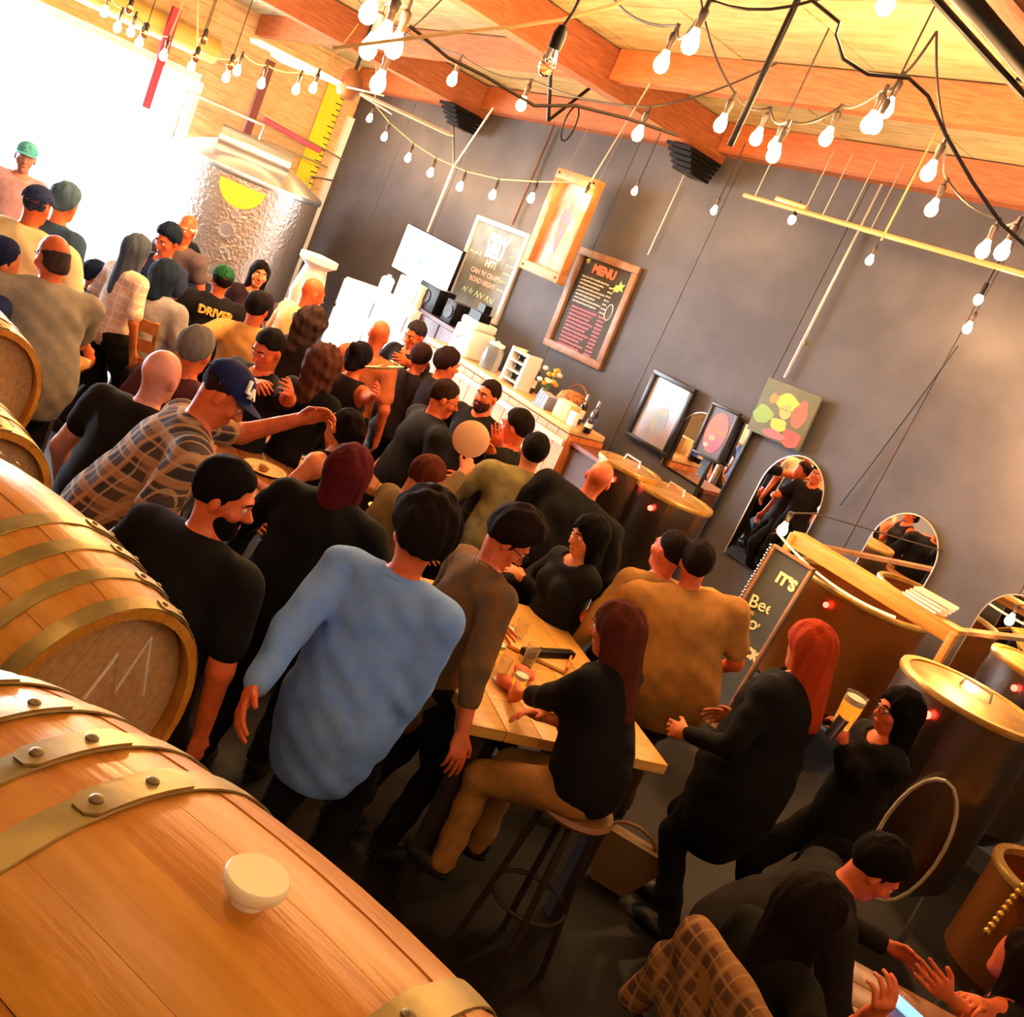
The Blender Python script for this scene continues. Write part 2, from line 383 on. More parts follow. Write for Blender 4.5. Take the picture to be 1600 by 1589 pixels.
# ceiling fan
c = atd(545, 138, 11.3)
fan = empty('ceiling_fan', c, label='ceiling fan with long white blades behind the brightest bulbs', cat='fan')
MB().lathe([(.05, .2), (.12, .12), (.14, 0), (.1, -.1), (0, -.12)], 20).build('motor', mat('fan_brown', '7a4a2a', .5), fan)
MB().tube([(0, 0, .15), (0, 0, ceilz(c.x)+.2-c.z)], .02, 8).build('downrod', m_black, fan)
for k in range(5):
    A = 2*pi*k/5-.30; M = Matrix.Rotation(A, 4, 'Z') @ Matrix.Rotation(.2, 4, 'X')
    MB().prism([(.12, -.05), (.3, -.085), (1.15, -.11), (1.22, 0), (1.15, .10), (.3, .075), (.12, .05)], .015, M).build('blade', mat('blade_white', 'dfe6f2', .4), fan, smooth=False)

# ------------------------------------------------------------------ bulbs and strings
m_sock = mat('socket_brown', '2a1a10', .5)
BS = 1.0
m_bulb = mat('bulb_lit', (1, .72, .38), .3, emit=60, ecol=(1, .60, .25))
m_cable = mat('string_cable', '2c2018', .6); m_cable2 = mat('string_cable_pale', 'b49a68', .5)
def bulb_mesh():
    o = empty('string_bulb')
    MB().lathe([(.0, .052), (.012, .052), (.013, .085), (.017, .09), (.017, .12), (.006, .13), (0, .13)], 12).build('socket', m_sock, o)
    MB().lathe([(0, -.033), (.014, -.030), (.026, -.018), (.030, 0), (.027, .018), (.018, .036), (.013, .055)], 14, cap=False).build('glass', m_bulb, o)
    return o
b0_ = bulb_mesh(); first = [True]
def bulb(c, label, group, power=9., sc=1.):
    if first[0]: o = b0_; first[0] = False
    else: o = copy_tree(b0_)
    o.location = c; o.scale = (sc,)*3; o['label'] = label; o['category'] = 'bulb'; o['group'] = group  # bulbs on the strings are enlarged so their size carries the halo
    if power: point('bulb_light', c-Vector((0, 0, .0)), power, WARM, .035*sc)
    return o
def ordn(i): return ['first', 'second', 'third', 'fourth', 'fifth', 'sixth', 'seventh', 'eighth', 'ninth', 'tenth', 'eleventh', 'twelfth'][i]
def string(name, pts, label, group, lab, D=None, Y=None, power=9., sc=1., sag=.06, pale=False, ends=None):
    C = [(aty(x, y, Y) if Y else atd(x, y, D[i] if isinstance(D, (list, tuple)) else D)) for i, (x, y) in enumerate(pts)]
    top = [c+Vector((0, 0, .155*sc)) for c in C]
    path = []
    chain = ([Vector(ends[0])] if ends and ends[0] is not None else [])+top+([Vector(ends[1])] if ends and ends[1] is not None else [])
    for i in range(len(chain)-1): path += catenary(chain[i], chain[i+1], sag, 8)[:-1]
    path.append(chain[-1])
    s = empty(name, chain[0], label=label, cat='string light cable', group=None)
    MB().tube([p-chain[0] for p in path], .0075, 6).build('cable', m_cable2 if pale else m_cable, s)
    for i, c in enumerate(C):
        MB().tube([top[i]-chain[0]+Vector((0, 0, .01)), top[i]-chain[0]-Vector((0, 0, .03*sc))], .012, 6).build('drop_socket', m_sock, s)
        bulb(c, lab.format(ordn(i)), group, power, sc)
    return C
def up(x, y, D): c = atd(x, y, D); c.z = ceilz(c.x); return c
string('wall_string', [(577, 186), (600, 215), (637, 248), (672, 271), (718, 293), (769, 306), (829, 311), (910, 313)],
       'pale cable sagging along the dark wall above the television and boards', 'bulbs on the string sagging along the wall', '{} bulb from the left on the sagging string along the dark wall', Y=W-.55, power=7, sc=1.3, sag=.0, pale=True, ends=(up(560, 150, 11.8), up(955, 270, 9.0)))
string('beam_string', [(706, 126), (814, 165), (996, 211)], 'dark cable strung below the big girder with three lit bulbs', 'bulbs on the string below the girder',
       '{} bulb from the left on the cable below the big girder', D=[8.6, 8.4, 7.6], power=14, sc=1.35, sag=.05, ends=(up(520, 110, 10), up(1150, 235, 7.2)))
string('near_string', [(1033, 101), (1078, 70), (1383, 8)], 'dark cable crossing the top of the picture with big bright bulbs', 'large bulbs near the top edge',
       '{} from the left of the large bright bulbs near the top edge', D=[5.6, 4.9, 4.6], power=16, sc=1.35, sag=.12, ends=(up(880, 60, 6.5), up(1560, -40, 4.5)))
string('swag_string', [(1125, 196), (1181, 217), (1208, 243), (1290, 217), (1357, 195), (1384, 172)], 'dark looping cable with a swag of bulbs left of the pale rod', 'bulbs on the looping swag',
       '{} bulb from the left on the looping swag at upper right', D=[6.4, 6.6, 6.0, 6.2, 5.4, 5.7], power=9, sc=1.3, sag=.05, ends=(up(1050, 90, 6.4), up(1428, 120, 5.6)))
string('right_string', [(1450, 271), (1455, 328), (1535, 393), (1565, 395)], 'cable running down from the swag towards the right edge with four bulbs', 'bulbs on the right hand string',
       '{} bulb from the left on the string falling to the right edge', D=[5.6, 6.6, 6.2, 5.8], power=11, sc=1.3, sag=.04, ends=(up(1428, 120, 5.6), up(1660, 420, 5.4)))
for (px, py, D, pw, sc, lab) in ((1367, 198, 5.2, 9, 1.1, 'bulb hanging close behind two others at the right end of the swag'), (1208, 228, 6.3, 9, 1, 'upper one of the two touching bulbs in the middle of the swag'),
        (991, 300, W-.5, 10, 1, 'bulb beside the dark beam shoe, left of it'), (1115, 330, W-.5, 10, 1, 'bulb hanging alone just under the left end of the light rail'),
        (1511, 514, W-.4, 18, 1.1, 'lowest bulb, hanging alone on the dark wall at the right'), (1358, 408, W-.75, 7, 1, 'bulb hanging right below the light rail on the pale rod'),
        (1222, 829, W-1.55, 12, 1.1, 'bright bulb standing on the left end of the wooden ledge'), (1577, 970, W-.9, 9, 1, 'bright bulb at the right edge beside the cut off mirror')):
    c = aty(px, py, D) if D > 7.3 else atd(px, py, D); bulb(c, lab, 'single bulbs', pw, sc)
    if py > 600: MB().tube([Vector((0, 0, .12)), Vector((0, .25, .15)), Vector((0, W-c.y, .1))], .005, 6).build('wall_cord', m_cable, bpy.data.objects['string_bulb' if False else [o.name for o in bpy.data.objects if o.get('label') == lab][0]])
    if py < 600: MB_ = tag(MB().tube([c+Vector((0, 0, .12)), (c.x, c.y, ceilz(c.x)+.02)], .005, 6).build('bulb_cord', m_cable), 'thin cord above the '+' '.join(lab.split(',')[0].split()[:11]), 'cord')
# the blaze of bulbs at the top left, oversized to stand for their glow
string('blaze_string', [(575, 22), (598, 60), (575, 78), (615, 76), (590, 132)], 'cable carrying the blazing cluster of bulbs at top centre left', 'blazing cluster of bulbs',
       '{} bulb from the top in the blazing cluster, counted along its cable', D=[7.2, 7.0, 7.5, 7.3, 8.4], power=60, sc=2.1, sag=.03, ends=(up(560, -30, 7), up(640, 150, 8.5)))
string('door_string', [(163, 20), (183, 44), (204, 51), (217, 68), (255, 88)], 'first cable of bulbs across the wall above the roll-up door', 'bulbs above the roll-up door', '{} bulb from the left on the cable above the open door', D=10.5, power=9, sc=1.3, sag=.04, pale=True, ends=(up(120, 0, 10.5), up(270, 70, 10.6)))
string('tank_string', [(299, 105), (353, 122), (370, 112), (408, 132), (462, 141), (489, 139)], 'second cable of bulbs running from the door towards the fan', 'bulbs above the steel tank', '{} bulb from the left on the cable above the steel tank', D=10.8, power=9, sc=1.3, sag=.04, pale=True, ends=(up(270, 70, 10.6), up(530, 120, 11)))
for k, (px, py) in enumerate(((202, 14), (226, 53), (306, 90), (360, 102), (318, 62))):
    c = atd(px, py, 9.4); o = empty('unlit_bulb', c, label=ordn(k)+' from the left of the small unlit bulbs before the bright door wall', cat='bulb', group='unlit bulbs before the door wall')
    MB().lathe([(.0, .03), (.02, .03), (.022, .08), (.01, .1), (0, .1)], 10).build('socket', m_sock, o); MB().ball((0, 0, 0), .036, 12, 8, (1, 1, 1.2)).build('glass', mat('amber_glass', 'b07a40', .1, trans=.6), o)
    MB().tube([(0, 0, .09), (0, 0, ceilz(c.x)-c.z)], .004, 5).build('cord', m_cable, o)
c = atd(857, 97, 5.0); o = empty('clear_bulb', c, label='large clear unlit bulb in a dark socket hanging before the girder', cat='bulb')
MB().lathe([(0, .06), (.03, .06), (.034, .13), (.022, .17), (.0, .18)], 16).build('socket', m_black, o)
MB().lathe([(0, -.07), (.02, -.066), (.036, -.045), (.042, -.015), (.034, .025), (.024, .06)], 18, cap=False).build('glass', mat('clear_glass_glow2', 'fff2d8', .02, trans=1.0), o)
MB().tube([(0, 0, .17), (.03, 0, .25), (.08, 0, ceilz(c.x)-c.z+.1)], .008, 6).build('cord', m_cable, o)
# long black cable along the deck
P = [(640, 40), (700, 90), (760, 120), (835, 165), (900, 165), (980, 185), (1060, 212)]
P = [atd(x, y, 6.6+.1*i) for i, (x, y) in enumerate(P)]
tag(MB().tube(P, .012, 6).build('roof_cable', m_cable), 'thick black cable snaking below the pale deck panels', 'cable')
P = [atd(x, y, 6.0) for x, y in ((520, 75), (640, 60), (720, 50), (800, 42), (880, 30), (960, 8), (1020, -20))]
tag(MB().tube(P, .011, 6).build('roof_cable', m_cable2), 'pale cable crossing from the blazing bulbs up over the girder', 'cable')
P = [atd(x, y, 4.6) for x, y in ((1268, 0), (1312, 35), (1306, 55), (1318, 92), (1356, 116), (1420, 122), (1450, 150), (1480, 215), (1520, 285), (1565, 350), (1610, 390))]
tag(MB().tube(P, .009, 6).build('roof_cable', m_cable), 'black cable looping from a white clamp down to the right edge', 'cable')
# lamps behind the photographer that light the barrels (same strings, out of view)
for k, (x, y, z) in enumerate(((-.2, 1.9, 3.9), (.9, 1.0, 3.9), (-1.6, .3, 3.9), (.3, -.8, 3.9), (-2.9, -.6, 3.9), (2.2, 2.6, 4.2), (2.2, 5.2, 4.3), (.2, 4.2, 4.3), (.4, 6.6, 4.4), (1.9, 7.3, 3.1))):
    bulb(Vector((x, y, z)), ordn(k)+' of the string bulbs hanging behind the photographer', 'bulbs behind the photographer', 20, 1)
# a bright wall lamp just outside the right edge, whose glow spreads over the wall
c = aty(1700, 700, W-.4)
o = bulb(c, 'wall bulb just past the right edge', 'wall bulbs past the right edge', 220, 1.2)
# ================================================================== on the dark wall
def wallM(TL, TR, BL, off):
    """frame of a picture on the wall: origin at its centre, x to the right, y up, z out of the wall"""
    a, b, c = wp(*TL, off), wp(*TR, off), wp(*BL, off)
    ex = (b-a).normalized(); w = (b-a).length; ez = Vector((0, -1, 0)); ey = ez.cross(ex).normalized(); h = abs((c-a).dot(ey))
    return frame((a+b)/2-ey*h/2, ex, ey, ez), w, h
def frame_parts(root, w, h, t, d, m, rail='frame_rail'):
    for (c, s) in (((0, h/2-t/2, d/2), (w, t, d)), ((0, -h/2+t/2, d/2), (w, t, d)), ((-w/2+t/2, 0, d/2), (t, h-2*t, d)), ((w/2-t/2, 0, d/2), (t, h-2*t, d))):
        MB().box(c, s, None, .006).build(rail, m, root)
def scribble(root, name, m, lines, z, th=.006, seed=1):
    """chalk handwriting too small to read: wavy raised strokes. lines: (x0, x1, y, height)"""
    rnd = random.Random(seed); mb = MB()
    for (x0, x1, y, hh) in lines:
        x = x0
        while x < x1:
            w = rnd.uniform(.035, .09)*(hh/.04+.6)*.7; w = min(w, x1-x); n = max(3, int(w/hh*3)); pts = []
            for i in range(n+1): pts.append((x+w*i/n, y+hh*(.5 if i % 2 else -.4)*rnd.uniform(.5, 1), z))
            if w > .01: mb.tube(pts, th, 4)
            x += w+hh*.5
    return mb.build(name, m, root, smooth=False)
m_slate = mat('slate', '3a3836', .85, col2='454340', scale=6); m_slateg = mat('slate_pale', '6e747a', .85, col2='868c90', scale=5)
m_framew = mat('frame_pale', 'c9c2bc', .5); m_woodf = mat('frame_wood', 'b0713c', .5, col2='c98c50', scale=8, stretch=(1, 1, 1), bump=.2)
m_woodd = mat('frame_brown', '7d5636', .5, col2='946a46', scale=9, bump=.2)
ch_w = mat('chalk_w', 'f2f0ea', .9); ch_p = mat('chalk_pink', 'f39ab8', .9); ch_c = mat('chalk_coral', 'f0836a', .9); ch_g = mat('chalk_green', 'b6e07a', .9); ch_m = mat('chalk_mint', 'c9ecdc', .9); ch_pl = mat('chalk_palepink', 'f4ccd6', .9)
M, w, h = wallM((750, 337), (833, 368), (712, 478), .0)
o = empty('lettering_board', label='pale framed chalkboard with big pink block letters, right of the television', cat='chalkboard'); o.matrix_world = M
MB().box((0, 0, .01), (w, h, .02)).build('board', m_slateg, o, smooth=False); frame_parts(o, w, h, .06, .05, m_framew)
text_mesh('lettering', 'FEW', h*.17, ch_pl, o, Matrix.Translation((.02, h*.31, .024)), bold=.012); text_mesh('lettering', 'BEU', h*.17, ch_pl, o, Matrix.Translation((.02, h*.18, .024)), bold=.012)
text_mesh('lettering', 'HIT!', h*.1, ch_w, o, Matrix.Translation((.03, h*.06, .024)), bold=.006)
text_mesh('lettering', "CAN 'N' CRAFT", h*.075, ch_pl, o, Matrix.Translation((0, -h*.06, .024)), bold=.003)
text_mesh('lettering', 'ROAD NIGHT', h*.075, ch_pl, o, Matrix.Translation((0, -h*.15, .024)), bold=.003)
scribble(o, 'chalk_flourish', ch_m, [(-w*.3, w*.32, -h*.29, .09)], .024, .008, 3)
scribble(o, 'chalk_doodle', ch_m, [(w*.28, w*.42, h*(.3-.09*k), .03) for k in range(6)]+[(-w*.42, -w*.2, h*.12, .05)], .024, .005, 4)
M, w, h = wallM((913, 387), (1006, 420), (861, 543), .0)
o = empty('menu_board', label='brown framed chalkboard menu with coral title and pink price list', cat='chalkboard'); o.matrix_world = M
MB().box((0, 0, .01), (w, h, .02)).build('board', m_slate, o, smooth=False); frame_parts(o, w, h, .085, .06, m_woodd)
text_mesh('menu_title', 'MENU', h*.115, ch_c, o, Matrix.Translation((-.02, h*.345, .024)) @ Matrix.Rotation(.0, 4, 'Z'), bold=.008)
for (x, y, r, m) in ((-w*.33, h*.40, .045, mat('chalk_yellow', 'e6e27a', .9)), (w*.30, h*.27, .07, ch_g), (w*.24, h*.24, .05, ch_g)):
    mb = MB(); mb.prism([(r*(1 if k % 2 else .45)*math.cos(pi*k/5), r*(1 if k % 2 else .45)*math.sin(pi*k/5)) for k in range(10)], .003, Matrix.Translation((x, y, .021))); mb.build('chalk_star', m, o, smooth=False)
scribble(o, 'chalk_writing', ch_w, [(-w*.33, w*.12-(k % 3)*.05, h*(.25-.035*k), .022) for k in range(8)]+[(w*.14, w*.22, h*(.23-.04*k), .02) for k in range(7)], .024, .0045, 5)
scribble(o, 'chalk_writing', ch_p, [(-w*.30, w*.12-(k % 3)*.04, h*(-.05-.037*k), .024) for k in range(11)]+[(w*.16, w*.27, h*(-.05-.037*k), .022) for k in range(11)], .024, .0055, 6)
for k in range(5): pass
mb = MB().tube([(w*.28+.05*math.cos(t), h*.02+.09*math.sin(t), .024) for t in [2*pi*k/16 for k in range(17)]], .005, 4); mb.build('chalk_ring', ch_w, o)
# thick wooden frame hanging in front of the wall
M, w, h = wallM((884, 267), (947, 287), (829, 425), .38)
o = empty('hanging_picture', label='thick rustic wooden frame with a faded print, hung high between the boards', cat='picture frame'); o.matrix_world = M
MB().box((0, 0, .02), (w*.9, h*.9, .02)).build('backing', m_woodd, o, smooth=False); frame_parts(o, w, h, .11, .12, m_woodf)
pr = MB().box((0, 0, .034), (w-.2, h-.2, .006)).build('print', mat('print_lilac', 'b9a5a8', .6, col2='c98d74', scale=5, lo=.45, hi=.55), o, smooth=False)
MB().prism([(.07*math.cos(t)*(1+.3*math.sin(3*t)), .26*math.sin(t)*(1+.2*math.cos(5*t))) for t in [2*pi*k/20 for k in range(20)]], .003, Matrix.Translation((0, 0, .037))).build('print_figure', mat('print_orange', 'c4724e', .6, col2='8a6a86', scale=9), o, smooth=False)
for sx in (-1, 1):
    for sy in (-1, 1): MB().lathe([(.014, 0), (.012, .008), (0, .01)], 8, Matrix.Translation((sx*(w/2-.05), sy*(h/2-.05), .12))).build('bolt', m_black, o)
for sx in (-1, 1): MB().tube([(sx*w*.4, h/2, .05), (sx*w*.4, h/2+ceilz(M.translation.x)-M.translation.z-h/2, -.02)], .004, 5).build('hanging_wire', m_steel, o)
M, w, h = wallM((1028, 578), (1092, 610), (983, 682), .05)
o = empty('dark_framed_print', label='dark framed hazy blue print under glass, right of the menu board', cat='picture'); o.matrix_world = M
m_fblack = mat('frame_black', '1d1a1c', .4); MB().box((0, 0, .012), (w-.05, h-.05, .02)).build('print', mat('print_blue', '8a94a8', .25, col2='a894a2', scale=3.5, spec=.8), o, smooth=False); frame_parts(o, w, h, .05, .06, m_fblack)
MB().prism([(.10*math.cos(t), .16*math.sin(t)) for t in [2*pi*k/14 for k in range(14)]], .002, Matrix.Translation((.02, -h*.1, .023))).build('print_patch', mat('print_patch', '9aa89a', .5, col2='8794b4', scale=9), o, smooth=False)
# arched mirrors
m_mir = mat('mirror_glass', (.92, .93, .95), .015, 1.0); m_mf = mat('mirror_edge', 'c9b9a8', .3, .7)
def arch(label, top, L, R, hh, off=.03):
    a, b = wp(*L, off), wp(*R, off); t = wp(*top, off); w = abs(b.x-a.x)/2; cx_ = t.x; zt = t.z
    pts = [(-w, -hh)]+[(w, -hh)]+[(w*math.cos(pi*k/20), w*1.15*math.sin(pi*k/20)) for k in range(21)]
    o = empty('arched_mirror', label=label, cat='mirror', group='arched mirrors on the dark wall'); o.matrix_world = frame((cx_, t.y, zt-w*1.15), (1, 0, 0), (0, 0, 1), (0, -1, 0))
    MB().prism(pts, .012).build('glass', m_mir, o, smooth=False); MB().tube([(x, y, .012) for x, y in pts[1:]+[pts[0]]], .006, 6).build('edge', m_mf, o); return o
arch('arched mirror reflecting the white daylight, above the bright ledge bulb', (1264, 717), (1207, 757), (1306, 792), .75)
arch('arched mirror with red and brown reflections, above the ledge with books', (1440, 808), (1378, 845), (1488, 880), .75)
arch('arched mirror cut off by the right edge of the picture', (1612, 936), (1556, 975), (1670, 1020), .75)
arch('narrow pinkish arched mirror half hidden behind the small orange picture', (1108, 648), (1075, 675), (1140, 700), .35)
a = wp(1178, 668, .04); b = wp(1120, 800, .04); c = wp(1100, 770, .04)
o = empty('tall_mirror', label='tall rectangular mirror in a thin dark frame below the small orange picture', cat='mirror'); o.matrix_world = frame(((a.x+c.x)/2-.03, a.y, (a.z+b.z)/2-.12), (1, 0, 0), (0, 0, 1), (0, -1, 0))
ww = abs(a.x-c.x)+.12; hh_ = a.z-b.z+.3
MB().box((0, 0, .008), (ww-.04, hh_-.04, .014)).build('glass', m_mir, o, smooth=False); frame_parts(o, ww, hh_, .03, .03, m_fblack)
M, w, h = wallM((1117, 628), (1160, 647), (1083, 706), .10)
o = empty('orange_oval_picture', label='small dark framed picture of a bright orange oval leaning over the mirrors', cat='picture'); o.matrix_world = M
MB().box((0, 0, .01), (w-.02, h-.02, .02)).build('mount', mat('mount_grey', '5a5664', .5), o, smooth=False); frame_parts(o, w, h, .03, .04, m_fblack)
MB().prism([(w*.36*math.cos(t), h*.38*math.sin(t)) for t in [2*pi*k/28 for k in range(28)]], .004, Matrix.Translation((0, 0, .02))).build('oval', mat('oval_orange', 'f06a35', .5, col2='e8506a', scale=4), o, smooth=False)
for (x, y, r, c) in ((.05, .06, .03, '8a6a70'), (-.02, -.06, .04, '9a9a80'), (-.06, -.14, .03, 'f0a0a0')):
    MB().prism([(r*math.cos(t), r*.7*math.sin(t)) for t in [2*pi*k/10 for k in range(10)]], .002, Matrix.Translation((x, y, .0241))).build('spot', mat('spot_'+c, c, .6), o, smooth=False)
M, w, h = wallM((1204, 590), (1287, 622), (1163, 668), .07)
o = empty('portrait_painting', label='unframed colourful portrait canvas with yellow hair, green and red patches', cat='painting'); o.matrix_world = M
MB().box((0, 0, .015), (w, h, .03), None, .004).build('canvas', mat('canvas_olive', '6a6450', .7, col2='58604a', scale=4), o)
k = 0
for (x, y, rx, ry, c) in ((-.26, -.10, .14, .13, '7a9a48'), (0.0, .14, .17, .12, 'd8b23a'), (.22, .05, .10, .20, 'd4553a'), (.02, .03, .085, .11, 'e09a52'), (.0, -.15, .12, .09, 'e8a83c'), (.24, -.25, .14, .12, 'e0402c'), (-.20, .13, .06, .07, 'ef7a38'), (.0, -.28, .16, .06, 'cf5a5e')):
    MB().prism([(rx*w/.8*math.cos(t)*(1+.12*math.sin(4*t+k)), ry*h/.8*math.sin(t)*(1+.1*math.cos(3*t+k))) for t in [2*pi*j/22 for j in range(22)]], .0015+.0006*k, Matrix.Translation((x*w/.8, y*h/.7, .03))).build('paint_patch', mat('paint_'+c, c, .6, col2=None), o, smooth=False); k += 1
for sx in (-1, 1): MB().ball((sx*.03*w/.8, .05*h/.7, .038), .008, 8, 6, (1, .6, .3)).build('painted_eye', m_black, o)
# television
a, b, c = wp(640, 349, .45), wp(727, 392, .45), wp(609, 417, .45)
w = (b-a).length; h = (c-a).length*.98; ex = (b-a); ex.z = 0; ex.normalize(); ey = Vector((0, 0, 1)); M = frame((a+b)/2+(c-a)/2, ex, ey, ex.cross(ey))
o = empty('television', label='flat television showing a white and cyan picture on the wall pole', cat='television'); o.matrix_world = M
MB().box((0, 0, -.025), (w, h, .05), None, .006).build('housing', m_black, o)
m_scr = mat('screen_white', (.9, .95, 1), .3, emit=3); m_scc = mat('screen_cyan', (.15, .75, .9), .3, emit=.35)
MB().box((0, 0, .002), (w-.03, h-.03, .003)).build('screen', m_scr, o, smooth=False)
for (x, y, rx, ry) in ((-.05, -.10, .12, .05), (.14, -.15, .16, .05), (.12, .05, .10, .03), (.22, -.24, .12, .05), (-.3, -.22, .1, .03)):
    MB().prism([(rx*w*.55*math.cos(t)*(1+.2*math.sin(3*t)), ry*h*1.1*math.sin(t)) for t in [2*pi*j/16 for j in range(16)]], .001, Matrix.Translation((x*w, y*h, .0036))).build('screen_shape', m_scc, o, smooth=False)
MB().box((0, -.02, -.1), (.2, .2, .12)).build('wall_mount', m_black, o); MB().tube([(0, 0, -.1), (0, 0, -.5)], .03, 8).build('mount_arm', m_black, o)

# ================================================================== bar and what stands on it
YB = 7.3; bz = aty(817, 620, YB).z; XL = aty(668, 528, YB).x; XR = aty(893, 672, YB).x
m_bartop = mat('bar_top_wood', 'd9a566', .35, col2='e6ba80', scale=5, stretch=(1, 10, 10), bump=.1)
m_barfr = mat('bar_front_wood', 'c4692c', .5, col2='d98440', scale=5, stretch=(10, 10, 1), bump=.15)
bar = empty('bar_counter', ((XL+XR)/2, YB, 0), label='long bar counter with pale wooden top and orange plank front', cat='bar counter')
L = XR-XL
MB().box((0, .24, bz-.03), (L, .52, .06), None, .012).build('bar_top', m_bartop, bar)
n = 16
for k in range(n): MB().box((-L/2+L*(k+.5)/n, .02, (bz-.06)/2), (L/n-.008, .04, bz-.08)).build('front_plank', m_barfr, bar, smooth=False)
for k in range(4): MB().box((L/2-.02, .09+.12*k, (bz-.06)/2), (.04, .112, bz-.08)).build('end_plank', m_barfr, bar, smooth=False)
MB().box((0, -.03, bz-.16), (L, .03, .06)).build('rail', m_bartop, bar)
for k in range(2): MB().box((L/2-.35, .0, .35+.35*k), (.6, .1, .03)).build('end_shelf', m_bartop, bar)
b2x = aty(965, 715, YB+.1).x
b2_ = empty('side_counter', ((XR+b2x)/2+.02, YB+.2, 0), label='lower dark wooden side counter right of the bar', cat='counter')
MB().box((0, .1, bz-.14), (b2x-XR, .5, .04)).build('top', mat('side_wood', '7a3f20', .5), b2_); MB().box((0, .1, (bz-.16)/2), (b2x-XR-.04, .44, bz-.17)).build('cabinet', mat('side_wood_d', '4a2416', .6), b2_)
def onbar(px, py, dy=.22): p = aty(px, py, YB+dy); return p.x, YB+dy
m_cream = mat('cream_white', 'f1eee6', .4); m_glassy = mat('pale_glass', 'dbe8ee', .08, trans=.85); m_bott = mat('bottle_dark', '1c1216', .12, spec=.8); m_bottb = mat('bottle_blue', '1c2a6a', .15); m_foil = mat('foil_silver', 'd8d8e0', .25, .9)
def bottle(px, py, label, m=m_bott, cap=m_foil, lab=m_cream, s=1., dy=.22, h=.31):
    x, y = onbar(px, py, dy); o = empty('wine_bottle', (x, y, bz), label=label, cat='bottle', group='bottles on the bar')
    MB().lathe([(.0, 0), (.036, 0), (.038, .01), (.038, .19*s), (.03, .215*s), (.014, .25*s), (.0135, h*s-.012), (0, h*s-.012)], 18).build('glass', m, o)
    MB().lathe([(.0148, .25*s), (.0155, .262*s), (.016, h*s), (0, h*s+.003)], 14).build('cap', cap, o); MB().lathe([(.0386, .06), (.0386, .15*s)], 18, cap=False).build('label', lab, o); return o
x, y = onbar(733, 545); o = empty('coffee_machine', (x, y, bz), label='white machine with black boxes on top at the left of the bar', cat='coffee machine')
MB().box((0, 0, .16), (.34, .34, .32), None, .03).build('body', m_cream, o); MB().box((0, 0, .37), (.3, .3, .09), None, .02).build('hopper', m_cream, o)
MB().box((.02, -.05, .46), (.2, .16, .1)).build('black_box', m_black, o); MB().box((.04, -.05, .56), (.12, .1, .09)).build('black_box', m_black, o); MB().tube([(0, -.17, .2), (0, -.24, .17)], .014, 8).build('spout', m_steel, o)
x, y = onbar(765, 568); o = empty('glass_jar', (x, y, bz), label='big pale glass jar beside the bottle rack on the bar', cat='jar')
MB().lathe([(.0, 0), (.1, 0), (.11, .02), (.11, .22), (.08, .27)], 24, cap=False).build('jar', m_glassy, o); MB().lathe([(.085, .27), (.09, .3), (.03, .31), (0, .33)], 20).build('lid', m_cream, o)
x, y = onbar(806, 595); o = empty('bottle_rack', (x, y, bz), label='white wooden ladder rack standing on the bar, dark bottles inside', cat='rack')
for sx in (-.13, .13): MB().box((sx, 0, .19), (.035, .2, .38)).build('side', m_cream, o)
for k in range(4): MB().box((0, 0, .05+.1*k), (.23, .2, .014)).build('shelf', m_cream, o)
MB().box((0, .09, .19), (.23, .01, .36)).build('back', m_black, o)
for k in range(3):
    for j in range(2):
        c = empty('small_bottle', (x-.05+.1*j, y-.02, bz+.067+.1*k), label=f'small dark bottle in the white rack, {["bottom", "middle", "top"][k]} row, {["left", "right"][j]} side', cat='bottle', group='bottles in the white rack')
        MB().lathe([(0, 0), (.026, 0), (.026, .045), (.01, .06), (.01, .075), (0, .075)], 12).build('glass', m_bott, c); MB().lathe([(.012, .064), (.012, .078), (0, .08)], 10).build('cap', m_cream, c)
x, y = onbar(847, 618); o = empty('flower_vase', (x, y, bz), label='vase of orange and white flowers behind the bar menus', cat='vase')
MB().lathe([(0, 0), (.04, 0), (.055, .05), (.04, .12), (.03, .16)], 16).build('vase', m_glassy, o)
rnd = random.Random(5)
for k in range(14):
    a_ = rnd.uniform(0, 6.28); r_ = rnd.uniform(.02, .1); z_ = rnd.uniform(.2, .38)
    MB().ball((r_*math.cos(a_), r_*math.sin(a_), z_), .03, 8, 6, (1, 1, .8)).build('flower', mat('flower_orange', 'f0a030', .6) if k % 3 else m_cream, o); MB().tube([(0, 0, .1), (r_*math.cos(a_), r_*math.sin(a_), z_)], .003, 5).build('stem', mat('stem_green', '4a7a30', .6), o)
x, y = onbar(893, 632, .34); o = empty('wicker_basket', (x, y, bz), label='round brown wicker basket at the back of the bar', cat='basket')
MB().lathe([(0, 0), (.12, 0), (.17, .06), (.18, .14), (.15, .22), (.08, .26), (0, .27)], 22).build('basket', mat('wicker', 'b87838', .7, col2='6a3c18', scale=30, bump=.5), o)
MB().tube([(.17*math.cos(t), .02, .14+.2*math.sin(t)) for t in [pi*k/12 for k in range(13)]], .01, 6).build('handle', mat('wicker2', '7a4a20', .7), o)
x, y = onbar(846, 640, .08); o = empty('menu_stack', (x, y, bz), label='holder of striped paper menus standing on the bar', cat='menu holder')
for k in range(7): MB().box((-.07+.023*k, 0, .075), (.012, .14, .15), Matrix.Rotation(.12, 4, 'Y')).build('menu_card', m_cream if k % 2 else mat('card_grey', '8c94b4', .6), o, smooth=False)
MB().box((0, 0, .01), (.19, .15, .02)).build('base', mat('card_base', '6a6a74', .5), o)
x, y = onbar(876, 663, .12); o = empty('cardboard_box', (x, y, bz), label='yellow box on the bar between menus and bottles', cat='box')
